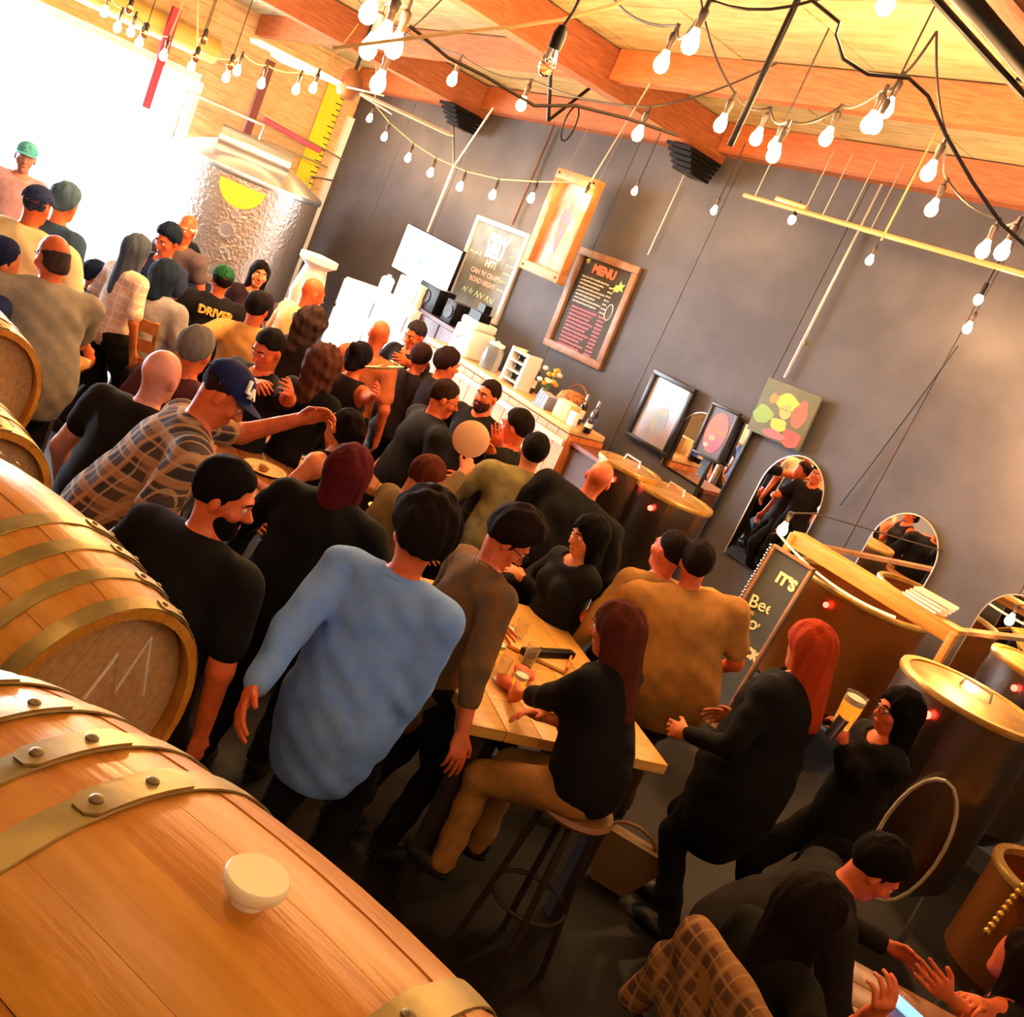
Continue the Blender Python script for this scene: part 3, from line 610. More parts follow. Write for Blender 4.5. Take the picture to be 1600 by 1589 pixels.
MB().box((0, 0, .09), (.2, .16, .18), None, .006).build('carton', mat('carton_yellow', 'e9c27c', .6), o); MB().box((0, 0, .181), (.19, .04, .003)).build('tape', m_cream, o)
x, y = onbar(862, 625, .4); tag(MB().ball((x, y, bz+.05), .06, 12, 8, (1, 1, .8)).build('green_bowl', mat('green_thing', '86b85a', .5)), 'green rounded bowl behind the yellow box', 'bowl')
x, y = onbar(884, 680, .06); o = empty('paper_bag', (x, y, bz), label='small white paper bag at the right end of the bar', cat='bag')
MB().box((0, 0, .07), (.09, .07, .14), None, .01).build('bag', m_cream, o)
bottle(899, 665, 'dark wine bottle behind the white paper bag', dy=.3); bottle(918, 672, 'dark bottle with blue neck and silver foil at the end of the bar', m_bott, m_foil, mat('label_blue', '4a6ad0', .4), dy=.2, s=1.05)
bottle(908, 690, 'short bottle with silver cap lowest at the end of the bar', dy=.14, s=.7, h=.3)
for k, (px, py) in enumerate(((822, 598), (832, 602))): bottle(px, py, ['left', 'right'][k]+' one of two dark bottles between rack and flowers', dy=.36)
# white fridges, dark cabinet
def fr(px0, px1, top, Yf, label, name, m, dep=.65, cat='fridge'):
    a = aty(*px0, Yf); b = aty(*px1, Yf); w = abs(b.x-a.x); z = a.z
    o = empty(name, ((a.x+b.x)/2, Yf+dep/2, 0), label=label, cat=cat); MB().box((0, 0, z/2), (w, dep, z), None, .02).build('body', m, o)
    MB().box((0, -dep/2-.012, z*.36), (w-.03, .024, z*.66), None, .01).build('door', m, o); MB().box((0, -dep/2-.012, z*.85), (w-.03, .024, z*.26), None, .01).build('door', m, o)
    for zz in (.55, .86): MB().tube([(w/2-.06, -dep/2-.05, z*zz-.1), (w/2-.06, -dep/2-.05, z*zz+.1)], .01, 6).build('handle', m_steel, o)
    return o, z
o1, z1 = fr((541, 431), (600, 462), 0, W-.95, 'tall overexposed white fridge left of the television corner', 'white_fridge', m_white)
o2, z2 = fr((600, 455), (652, 483), 0, W-.95, 'shorter white fridge beside the tall one under the television', 'white_fridge', m_white)
c = o1.location; o = empty('white_canister', (c.x+.1, c.y-.1, z1), label='small white canister on top of the tall fridge', cat='canister'); MB().lathe([(0, 0), (.08, 0), (.085, .02), (.085, .2), (.06, .23), (0, .235)], 18).build('canister', m_white, o); MB().lathe([(.03, .23), (.03, .26), (0, .262)], 12).build('knob', m_steel, o)
c = o2.location; o = empty('white_microwave', (c.x, c.y-.1, z2), label='white microwave box on the shorter fridge', cat='microwave'); MB().box((0, 0, .14), (.5, .36, .28), None, .015).build('case', m_white, o); MB().box((.03, -.19, .14), (.34, .01, .2)).build('window', mat('oven_glass', 'd0d4d8', .2), o)
a = aty(650, 478, W-.9); b = aty(727, 518, W-.9)
o = empty('dark_cabinet', ((a.x+b.x)/2, W-.55, 0), label='dark plum cabinet below the television holding black boxes', cat='cabinet')
m_plum = mat('plum_wood', '3a1c24', .5, col2='4c2630', scale=5); w = b.x-a.x
MB().box((0, 0, a.z/2), (w, .6, a.z), None, .01).build('body', m_plum, o)
for s in (-1, 1): d = MB().box((s*w/4, -.31, a.z*.5), (w/2-.02, .02, a.z-.1), None, .005).build('door', m_plum, o); MB().ball((s*.05, -.335, a.z*.55), .018, 8, 6).build('knob', m_steel, d)
for k, (px, sx, sz, lab) in enumerate(((668, .42, .3, 'black speaker box on the dark cabinet, left'), (712, .2, .26, 'small black box on the dark cabinet, right'))):
    c = aty(px, 480, W-.75); q = empty('black_speaker', (c.x, W-.7, a.z), label=lab, cat='speaker'); MB().box((0, 0, sz/2), (sx, .25, sz), None, .01).build('case', m_black, q); MB().lathe([(.0, 0), (.07, 0), (.08, .01), (.06, .012), (0, .004)], 16, frame((0, -.127, sz/2), (1, 0, 0), (0, 0, 1), (0, -1, 0))).build('cone', mat('cone_grey', '333036', .6), q)
c = atz(486, 440, 1.62); o = empty('white_dispenser', (c.x, c.y, 0), label='white drinks dispenser on a stand behind the man in the cream shirt', cat='dispenser')
MB().lathe([(0, 0), (.2, 0), (.2, .04), (.05, .08), (.05, 1.35), (.16, 1.38), (.16, 1.4)], 16).build('stand', m_steel, o); MB().lathe([(0, 1.4), (.13, 1.4), (.15, 1.5), (.1, 1.75), (.17, 1.8), (.17, 1.85), (0, 1.87)], 18).build('jug', m_white, o)

# ================================================================== steel vessels
m_ss = mat('stainless', '8c7f74', .28, 1., bump=.15, scale=3, stretch=(26, 26, .4)); m_ssb = mat('stainless_bright', 'd4d2d0', .3, .95, bump=.1, scale=60); m_lid = mat('vessel_lid_gold', 'c9963f', .35, .75, col2='e2b864', scale=9); m_cu_lit = mat('copper_lit_steel', 'a8652c', .35, .8, bump=.1, scale=5)
m_redl = mat('red_lamp', (1, .05, .03), .4, emit=3)
def vessel(px, py, z, r, label, m=m_ss, lid=True, red=True, hose=False, D=None, Y=None):
    c = aty(px, py, Y) if Y else atz(px, py, z); z = c.z if Y else z
    o = empty('steel_vessel', (c.x, c.y, 0), label=label, cat='brewing vessel', group='brewing vessels along the dark wall')
    MB().lathe([(.02, .28), (r*.6, .32), (r, .48), (r, z-.05), (r, z-.02)], 48, cap=False).build('shell', m, o)
    MB().lathe([(r-.03, z-.03), (r+.012, z-.03), (r+.016, z-.01), (r+.012, z+.006), (r-.03, z+.006), (r-.03, z-.03)], 48, cap=False).build('rim', m_lid, o)
    if lid: MB().lathe([(r-.03, z-.005), (r-.1, z+.012), (0, z+.02)], 40, cap=False).build('lid', m_lid, o); MB().tube([(-.09, 0, z+.02), (-.08, 0, z+.07), (.08, 0, z+.07), (.09, 0, z+.02)], .01, 6).build('lid_handle', m_ssb, o)
    for k in range(3): A = 2*pi*k/3+.4; MB().tube([(r*.8*math.cos(A), r*.8*math.sin(A), .5), (r*.85*math.cos(A), r*.85*math.sin(A), 0)], .022, 8).build('leg', m_ssb, o)
    d = Vector((-c.x, -c.y, 0)).normalized(); sd = Vector((-d.y, d.x, 0))
    MB().tube([d*r*.98+Vector((0, 0, .62)), d*(r+.12)+Vector((0, 0, .62)), d*(r+.14)+Vector((0, 0, .54))], .02, 8).build('valve', m_ssb, o)
    if red: MB().ball(d*(r+.012)-sd*r*.35+Vector((0, 0, z-.12)), .022, 10, 8).build('indicator_light', m_redl, o)
    if hose:
        pts = [d*(r+.03)+sd*(.1+.16*math.sin(t))+Vector((0, 0, z-.75+.38*math.cos(t))) for t in [2*pi*k/22 for k in range(23)]]
        MB().tube(pts, .011, 8).build('hose', mat('hose_clear', 'cdbfa8', .15, trans=.4), o)
    return o
vessel(985, 728, 1.42, .26, 'small steel vessel with gilded lid at the end of the bar, left of the pair')
vessel(1053, 772, 1.38, .33, 'steel vessel with gilded lid below the tall mirror, right of the pair')
vessel(1350, 925, 1.32, .54, 'widest steel vessel, under the wooden ledge, orange reflections put into its colour', m_cu_lit, lid=False, Y=W-.72)  # orange reflections on the steel are painted by the copper colour
vessel(1520, 1088, 1.5, .40, 'steel vessel with a hanging hose at the right edge, its rim fully seen', hose=True)
vessel(1640, 1055, 1.55, .38, 'steel vessel cut off by the right edge behind the one with the hose')
vessel(1665, 1395, 1.0, .34, 'low golden vessel at the bottom right edge', m_cu_lit, lid=False, red=False)
# gold beads put in for the reflecting edges of the vessels
for (P0, P1, D_, lab) in (((1480, 1222), (1418, 1298), 5.6, 'gold beads put in for the reflecting edge of the hosed vessel'), ((1598, 1385), (1542, 1455), 4.9, 'gold beads put in for the reflecting edge of the bottom right vessel')):
    a = atd(*P0, D_); b = atd(*P1, D_); o = empty('beaded_glint', b, label=lab, cat='strap'); MB().tube([(0, 0, 0), a-b], .012, 6).build('strap', m_lid, o)
    for k in range(9): MB().ball((a-b)*(k/8), .019, 8, 6).build('bead', m_lid, o)
# wooden ledge with light, books
YP = W-1.55; a = aty(1236, 836, YP); b = aty(1500, 985, YP); L = b.x-a.x; zl = (a.z+b.z)/2
m_led = mat('ledge_wood', 'd08a34', .45, col2='e0a04a', scale=5, stretch=(1, 8, 8), bump=.1)
o = empty('wooden_ledge', (a.x, YP, zl), label='long bright wooden ledge with a bracket at its right end above the vessels', cat='shelf')
MB().box((L/2, .08, 0), (L, .16, .035), None, .006).build('plank', m_led, o); MB().box((L/2, .0, -.05), (L, .02, .09), None, .004).build('front_board', m_led, o)
MB().box((L-.02, .0, -.20), (.05, .05, .38), None, .004).build('bracket', m_led, o); MB().box((.02, .0, -.12), (.05, .05, .24), None, .004).build('bracket', m_led, o)
MB().tube(catenary((-.08, -.02, -.06), (L*.72, -.05, -.12), .07), .009, 6).build('rope_light', mat('rope_light', 'f2c878', .4, emit=.8), o)
[MB().box((xx, .16+.66, -.03), (.06, 1.36, .03)).build('wall_arm', m_woodd, o) for xx in (.1, L-.1)]
for k in range(4):
    c = aty(1415+3*k, 935+2*k, YP); q = empty('book', (c.x+.08, YP+.12, zl+.018+.024*k), (0, 0, .08*k-.1), label=['bottom', 'second lowest', 'second highest', 'top'][k]+' book of the small pile on the ledge', cat='book', group='books on the ledge')
    MB().box((0, 0, .012), (.28, .16, .022), None, .002).build('cover', mat('cover_%d' % (k % 2), 'e8d0a0' if k % 2 else 'b88a4a', .6), q); MB().box((.004, -.002, .012), (.276, .158, .016)).build('pages', m_cream, q)
# chalkboard sign
TL, TR, BLo = aty(1212, 850, YP-.25), aty(1277, 884, YP-.25), atz(1075, 1100, .25)
w = (TR-TL).length; hgt = 1.35; ex = Vector((1, 0, 0)); ey = Vector((0, .10, 1)).normalized(); M = frame(TL+ex*w/2-ey*hgt/2, ex, ey, ex.cross(ey))
o = empty('chalkboard_sign', label="tall dark chalkboard sign lettered IT'S BEER O' CLOCK in pale letters", cat='sign'); o.matrix_world = M
MB().box((0, 0, -.01), (w, hgt, .02)).build('board', mat('slate_green', '3a3e3c', .7, col2='46443f', scale=4), o, smooth=False); frame_parts(o, w, hgt, .025, .03, m_woodd)
m_let = mat('letter_cream', 'e6d2a0', .6)
text_mesh('lettering', "IT'S", w*.30, m_let, o, Matrix.Translation((w*.12, hgt*.36, .004)), bold=.006); text_mesh('lettering', 'Beer', w*.36, m_let, o, Matrix.Translation((0, hgt*.19, .004)) @ Matrix.Rotation(.15, 4, 'Z') @ Matrix.Shear('XY', 4, (.3, 0)), bold=.001)
text_mesh('lettering', "O'", w*.24, m_let, o, Matrix.Translation((.0, hgt*.07, .004)), bold=.003); text_mesh('lettering', 'CLOCK', w*.26, m_let, o, Matrix.Translation((0, -hgt*.06, .004)), bold=.006)
mb = MB()
for k in range(40): mb.ball((-w/2-.01+.006*(k % 2), hgt/2-.02-k*.022, .03), .012, 6, 4)
mb.build('beaded_garland', m_foil, o)
for sx in (-1, 1): MB().box((sx*(w/2-.03), -hgt/2-.35, -.01), (.04, .8, .025)).build('stand_leg', m_woodd, o)
c = TL.copy(); q = tag(MB().box((c.x-.05, c.y+.15, .5), (.06, .06, 1.0)).build('easel_post', m_woodd), 'dark wooden post behind the chalkboard sign', 'post')
# straw bundle
c = atz(1082, 915, 1.2); o = empty('straw_bundle', (c.x, c.y, .92), label='fringed bundle of yellow straw beside the man in the tan shirt', cat='straw bundle')
rnd = random.Random(3)
for k in range(60):
    a_ = rnd.uniform(-.5, .5); mb = MB(); mb.tube([(-.25, a_*.25, .1), (0, a_*.45, .28), (.22+rnd.uniform(0, .08), a_*.8, .2+rnd.uniform(-.1, .06))], .006, 4); mb.build('straw', mat('straw', 'd8a850', .7), o)
tag(MB().lathe([(0, 0), (.2, 0), (.24, .2), (.23, .6), (.16, .86), (.19, .95), (.12, .93), (0, .9)], 18, Matrix.Translation((c.x, c.y, 0))).build('burlap_sack', mat('burlap', '6a4a26', .9, col2='54381c', scale=40, bump=.4)), 'brown burlap sack holding the straw bundle', 'sack')

# ================================================================== big tank by the door
tc = atx(366, 330, XE+1.25); tR = .98
o = empty('steel_tank', (tc.x, tc.y, 0), label='big dimpled stainless tank with a bright sloping top beside the roll-up door', cat='tank')
m_dimp = mat('dimpled_steel', 'b9a99c', .34, .85, bump=.6, scale=1, bscale=24); zt = atx(380, 262, XE+.8).z
MB().lathe([(.1, .35), (tR, .6), (tR, zt)], 64, cap=False).build('shell', m_dimp, o); MB().lathe([(tR+.02, zt-.05), (tR+.03, zt-.02), (tR+.02, zt+.02), (.24, zt+.36), (.2, zt+.42), (0, zt+.43)], 48).build('cone_top', m_ssb, o)
d = Vector((-tc.x, -tc.y, 0)).normalized(); sd = Vector((-d.y, d.x, 0))
MB().tube([d*(tR*.55)-sd*.45+Vector((0, 0, zt+.28)), d*(tR*.55)+sd*.45+Vector((0, 0, zt+.28))], .17, 20).build('motor', m_ssb, o)
MB().tube([-d*.0-sd*1.0+Vector((0, 0, zt+.02)), -sd*1.0+Vector((0, 0, zt+.62)), sd*.0+Vector((0, 0, zt+.62)), Vector((0, 0, zt+.4))], .022, 8).build('pipe_loop', m_ssb, o)
F = frame(d*(tR+.004)+Vector((0, 0, zt-.12)), sd, (0, 0, 1), d)
MB().prism([(.28*math.cos(t), .28*math.sin(t)) for t in [pi+pi*k/16 for k in range(17)]], .012, F).build('yellow_badge', mat('badge_yellow', 'e8c832', .5), o, smooth=False)
for k, (dx, dz, r) in enumerate(((.02, -.36, .05), (-.02, -.58, .10), (.02, -.82, .04))): MB().lathe([(r, 0), (r, .05), (r*.7, .05), (r*.7, .02), (0, .02)], 16, frame(d*(tR)+sd*dx+Vector((0, 0, zt-.12+dz)), sd, (0, 0, 1), d)).build('port', m_ssb, o)
for k in range(4): A = pi/4+pi*k/2; MB().tube([(.8*math.cos(A), .8*math.sin(A), .6), (.8*math.cos(A), .8*math.sin(A), 0)], .05, 10).build('leg', m_ssb, o)
# pipework right of the tank
for (P0, P1, lab, mm, r) in (((395, 170), (536, 250), 'upper thin pale pipe across the wall corner above the tank', m_steel, .012), ((385, 205), (512, 262), 'lower thin pale pipe across the wall corner above the tank', m_steel, .012), ((412, 186), (500, 236), 'pink padded pipe above the steel tank', mat('pink_tube', 'e0506a', .5), .035)):
    a = atx(*P0, XE+.35); b = atx(*P1, XE+.35); b.y = min(b.y, W-.02); tag(MB().tube([a, b], r, 10).build('thin_pipe' if r < .02 else 'padded_pipe', mm), lab, 'pipe')
a = atx(468, 312, XE+.9); o = empty('work_lamp', a, label='small bright lamp on a jointed arm between tank and dark wall', cat='lamp')
MB().lathe([(.05, 0), (.09, .12), (.09, .13)], 16, Matrix.Rotation(2.4, 4, 'X'), cap=False).build('shade', m_white, o); MB().ball((0, -.05, -.05), .045, 12, 8).build('lamp_bulb', mat('work_light', (.9, .95, 1), .3, emit=30), o)
MB().tube([(0, 0, .02), (-.1, .1, .35), (-.25, .5, .4), (-.8, .9, .4)], .014, 8).build('arm', m_steel, o); point('work_light', a+Vector((.1, -.1, -.08)), 25, (.85, .92, 1), .05)
# yellow measuring banner and white corner strip on the dark wall
a = aty(548, 172, W-.02); b = aty(492, 322, W-.02)
o = empty('measuring_banner', (XE+.05, W-.42, 1.95), label='bright yellow measuring strip with black marks in the wall corner', cat='banner')
H_ = 1.62; o.rotation_euler = (0, 0, pi/2); MB().box((0, 0, H_/2), (.30, .012, H_)).build('strip', mat('banner_yellow', 'f2dc28', .5), o, smooth=False)
for k in range(18): MB().box((.13-.02*(k % 2), -.009, .06+H_*k/19), (.07+.04*(k % 2), .004, .014)).build('mark', m_black, o, smooth=False)
struct('trim_2', MB().box((XE+.05, W-.05, 1.6), (.1, .1, 3.2)), m_white)
# magenta cloth left of the door, seen in the mirrors too
mb = MB(); n = 24; vs = []; 
for i in range(n+1):
    for z in (2.2, 3.4): vs.append((XE+.5+.03*math.sin(i*1.1), 2.4+.5*i/n, z))
mb.add(vs, [(2*i, 2*i+2, 2*i+3, 2*i+1) for i in range(n)]); tag(mb.build('magenta_banner', mat('magenta_cloth', 'c23ab8', .7)), 'magenta cloth banner hanging at the far left of the open door', 'banner')

# ================================================================== barrel support
m_rack = mat('rack_steel', '2a2624', .5, .6)
for b, lab in ((b3, 'steel rack under the nearest barrel'), (b2, 'steel rack under the chalk marked barrel'), (b1, 'steel rack under the barrel with the bright hoop'), (b0, 'steel rack under the farthest barrel')):
    bpy.context.view_layer.update(); M = b.matrix_world.copy(); c = M.translation; e = M.to_3x3() @ Vector((1, 0, 0)); e.z = 0; e.normalize(); n_ = Vector((-e.y, e.x, 0))
    o = empty('barrel_rack', (c.x, c.y, 0), (0, 0, math.atan2(e.y, e.x)), label=lab, cat='rack', group='barrel racks'); zb = c.z-.33
    for sx in (-.27, .27):
        MB().box((sx, 0, zb-.04), (.05, .62, .05)).build('saddle', m_rack, o)
        for sy in (-.29, .29): MB().box((sx, sy, (zb)/2), (.05, .05, zb+.02)).build('post', m_rack, o); MB().box((sx, sy*.62, zb+.02), (.05, .12, .06), Matrix.Identity(4)).build('chock', m_rack, o)
    for sy in (-.29, .29):
        for z in (.12, zb-.05): MB().box((0, sy, z), (.54, .04, .04)).build('rail', m_rack, o)
mb = MB()   # chalk strokes on the second barrel's head
X_ = .95/2-.0365
for st in ([(-.06, -.02), (.0, .10), (.03, .0), (.08, .13), (.12, -.03)], [(-.16, -.08), (-.09, .02), (-.13, -.1)], [(-.05, -.11), (.0, -.09)]):
    mb.tube([(X_, x_+.05, y_+.05) for x_, y_ in st], .004, 5)
ck = mb.build('chalk_marks', chalkm, b2); ck.matrix_basis = Matrix.Rotation(.5, 4, 'X')
# ================================================================== people: one smooth surface each, grown from distance fields
f32 = np.float32
def V3(*a): return np.array(a, dtype=np.float64)
def nrm(v): n = np.linalg.norm(v); return v/n if n > 1e-9 else v
def s_cap(p, a, b, ra, rb):
    ba = (b-a).astype(f32); pa = p-a.astype(f32); t = np.clip((pa@ba)/max(float(ba@ba), 1e-9), 0, 1)
    d = pa-t[:, None]*ba; return np.sqrt((d*d).sum(1))-(ra+(rb-ra)*t)
def s_ell(p, c, r, R=None):
    q = p-np.asarray(c, f32)
    if R is not None: q = q@R.astype(f32)      # columns of R are the ellipsoid's axes
    r = np.asarray(r, f32); k0 = np.sqrt(((q/r)**2).sum(1)); k1 = np.sqrt(((q/(r*r))**2).sum(1)); return k0*(k0-1)/np.maximum(k1, 1e-6)
def smin(a, b, k): h = np.maximum(k-np.abs(a-b), 0)/k; return np.minimum(a, b)-h*h*k*.25
def smax(a, b, k): return -smin(-a, -b, k)
OFF = np.array([(0, 0, 0), (1, 0, 0), (0, 1, 0), (1, 1, 0), (0, 0, 1), (1, 0, 1), (0, 1, 1), (1, 1, 1)])
EDG = [(0, 1), (2, 3), (4, 5), (6, 7), (0, 2), (1, 3), (4, 6), (5, 7), (0, 4), (1, 5), (2, 6), (3, 7)]
def polygonize(f, lo, hi, r):
    lo = np.asarray(lo, float)-2*r; hi = np.asarray(hi, float)+2*r
    nb = np.maximum(1, np.ceil((hi-lo)/(4*r)).astype(int)); n = nb*4
    bi = np.stack(np.meshgrid(*[np.arange(k) for k in nb], indexing='ij'), -1).reshape(-1, 3)
    dc = f((lo+(bi*4+1.5)*r).astype(f32)); D = dc.reshape(nb); act = np.abs(D) < 6.2*r
    V = np.repeat(np.repeat(np.repeat(D, 4, 0), 4, 1), 4, 2).astype(f32); A = np.repeat(np.repeat(np.repeat(act, 4, 0), 4, 1), 4, 2)
    ii = np.nonzero(A); pts = (lo+np.stack(ii, 1)*r).astype(f32)
    if len(pts) == 0: return np.zeros((0, 3)), np.zeros((0, 4), int)
    V[ii] = f(pts); V[0] = V[-1] = 1; V[:, 0] = V[:, -1] = 1; V[:, :, 0] = V[:, :, -1] = 1
    S = V < 0; c = np.zeros(tuple(n-1), np.int8)
    for o in OFF: c += S[o[0]:n[0]-1+o[0], o[1]:n[1]-1+o[1], o[2]:n[2]-1+o[2]]
    cells = np.stack(np.nonzero((c > 0) & (c < 8)), 1)
    if len(cells) == 0: return np.zeros((0, 3)), np.zeros((0, 4), int)
    vals = np.stack([V[tuple((cells+o).T)] for o in OFF], 1); acc = np.zeros((len(cells), 3)); cnt = np.zeros(len(cells))
    for a, b in EDG:
        va, vb = vals[:, a], vals[:, b]; m = (va < 0) != (vb < 0); t = np.where(m, va/np.where(m, va-vb, 1), 0)
        acc += m[:, None]*(OFF[a]+t[:, None]*(OFF[b]-OFF[a])); cnt += m
    verts = lo+(cells+acc/cnt[:, None])*r; ID = -np.ones(tuple(n-1), int); ID[tuple(cells.T)] = np.arange(len(cells)); F = []
    for ax in range(3):
        o = np.zeros(3, int); o[ax] = 1; u = np.zeros(3, int); v = np.zeros(3, int); u[(ax+1) % 3] = 1; v[(ax+2) % 3] = 1
        A_ = S[:n[0]-1, :n[1]-1, :n[2]-1]; B_ = S[o[0]:n[0]-1+o[0], o[1]:n[1]-1+o[1], o[2]:n[2]-1+o[2]]
        e = np.stack(np.nonzero(A_ != B_), 1); e = e[(e[:, (ax+1) % 3] > 0) & (e[:, (ax+2) % 3] > 0)]
        if len(e) == 0: continue
        q = np.stack([ID[tuple((e-u-v).T)], ID[tuple((e-v).T)], ID[tuple(e.T)], ID[tuple((e-u).T)]], 1); inn = S[tuple(e.T)]
        q[~inn] = q[~inn][:, ::-1]; q = q[(q >= 0).all(1)]; F.append(q)
    return verts, (np.concatenate(F) if F else np.zeros((0, 4), int))
def np_mesh(name, parts, m, parent):
    vs = []; fs = []; n = 0
    for v, f in parts: vs.append(v); fs.append(f+n); n += len(v)
    v = np.concatenate(vs); f = np.concatenate(fs)
    if len(v) == 0: return None
    me = bpy.data.meshes.new(name); me.vertices.add(len(v)); me.vertices.foreach_set('co', v.astype(f32).ravel())
    me.loops.add(len(f)*4); me.loops.foreach_set('vertex_index', f.astype(np.int32).ravel()); me.polygons.add(len(f))
    me.polygons.foreach_set('loop_start', np.arange(0, len(f)*4, 4, dtype=np.int32)); me.polygons.foreach_set('loop_total', np.full(len(f), 4, np.int32))
    me.polygons.foreach_set('use_smooth', np.ones(len(f), bool)); me.update(); me.materials.append(m)
    o = bpy.data.objects.new(name, me); return link(o, parent)
def ik(S, T, a, b, hint):
    d = T-S; L = np.linalg.norm(d); L2 = min(L, (a+b)*.995); d = nrm(d); T = S+d*L2; x = (a*a-b*b+L2*L2)/(2*L2); h = math.sqrt(max(a*a-x*x, 0))
    n = hint-d*(hint@d); n = nrm(n); return S+d*x+n*h, T
def rotx(a): c, s = math.cos(a), math.sin(a); return np.array([[1, 0, 0], [0, c, -s], [0, s, c]])
def rotz(a): c, s = math.cos(a), math.sin(a); return np.array([[c, -s, 0], [s, c, 0], [0, 0, 1]])
def roty(a): c, s = math.cos(a), math.sin(a); return np.array([[c, 0, s], [0, 1, 0], [-s, 0, c]])

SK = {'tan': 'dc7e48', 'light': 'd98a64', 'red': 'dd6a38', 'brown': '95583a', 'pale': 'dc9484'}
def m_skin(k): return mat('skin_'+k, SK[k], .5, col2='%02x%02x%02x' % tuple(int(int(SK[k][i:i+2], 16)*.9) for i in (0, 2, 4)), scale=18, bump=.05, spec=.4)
def m_hair(c): return mat('hair_'+c, c, .85, col2='%02x%02x%02x' % tuple(min(255, int(int(c[i:i+2], 16)*1.15+1)) for i in (0, 2, 4)), scale=34, stretch=(1, 1, .18), bump=.6, spec=.06)
def m_cloth(c, c2=None): return mat('cloth_'+c+(c2 or ''), c, .88, col2=c2 or '%02x%02x%02x' % tuple(int(int(c[i:i+2], 16)*.86) for i in (0, 2, 4)), scale=14, bump=.12, bscale=160, spec=.2)
def m_plaid(name, c1, c2, c3, c4, sc=9.):
    if name in MATS: return MATS[name]
    m = bpy.data.materials.new(name); m.use_nodes = True; N = m.node_tree.nodes; L = m.node_tree.links; b = N['Principled BSDF']; b.inputs['Roughness'].default_value = .9
    tc = N.new('ShaderNodeTexCoord'); prev = None
    base = N.new('ShaderNodeRGB'); base.outputs[0].default_value = (*hexc(c1), 1); prev = base.outputs[0]
    for (ax, ph, col, f, s, fac) in (('X', 0, c2, 1, .5, .8), ('Z', .6, c2, 1, .5, .7), ('X', 2.1, c3, 1, .86, .75), ('Z', 2.6, c3, 1, .86, .75), ('X', 1.2, c4, 2, .93, .7), ('Z', .2, c4, 2, .93, .7)):
        w = N.new('ShaderNodeTexWave'); w.bands_direction = ax; w.inputs['Scale'].default_value = sc*f/ (2*pi)*1.6; w.inputs['Phase Offset'].default_value = ph; w.inputs['Distortion'].default_value = .6; w.inputs['Detail Scale'].default_value = .6
        L.new(tc.outputs['Object'], w.inputs['Vector']); g = N.new('ShaderNodeMath'); g.operation = 'GREATER_THAN'; g.inputs[1].default_value = s; L.new(w.outputs['Fac'], g.inputs[0])
        k = N.new('ShaderNodeMath'); k.operation = 'MULTIPLY'; k.inputs[1].default_value = fac; L.new(g.outputs[0], k.inputs[0])
        x = N.new('ShaderNodeMix'); x.data_type = 'RGBA'; L.new(k.outputs[0], x.inputs[0]); L.new(prev, x.inputs[6]); x.inputs[7].default_value = (*hexc(col), 1); prev = x.outputs[2]
    L.new(prev, b.inputs['Base Color']); MATS[name] = m; return m

def finger_sdf(wr, d, nrmv, side, curl, s):
    """list of capsules for a hand: wr wrist, d direction of the hand, nrmv palm normal, side = direction to the thumb"""
    C = []; pal = wr+d*.055*s
    lens = [.042, .047, .044, .034]
    for i in range(4):
        off = (.030-.020*i)*s; a = wr+d*(.092-.004*abs(i-1.2))*s+side*off; cu = curl*(1+.08*i); dd = d; p0 = a
        sp = side*(.10-.07*i)
        for j, l in enumerate((lens[i], lens[i]*.66, lens[i]*.5)):
            ang = cu*(.75+.55*j); dd = nrm(d*math.cos(ang)+nrmv*math.sin(ang)+sp*.6); p1 = p0+dd*l*s; C.append((p0, p1, (.0092-.0010*j)*s, (.0086-.0010*j)*s)); p0 = p1
    t0 = wr+d*.028*s+side*.026*s; t1 = t0+nrm(d*.75+side*.62+nrmv*.25)*.042*s; t2 = t1+nrm(d*.9+side*.25+nrmv*(.25+.5*curl))*.032*s
    C += [(t0, t1, .0125*s, .0105*s), (t1, t2, .0105*s, .0085*s)]
    return C
NP = [0]
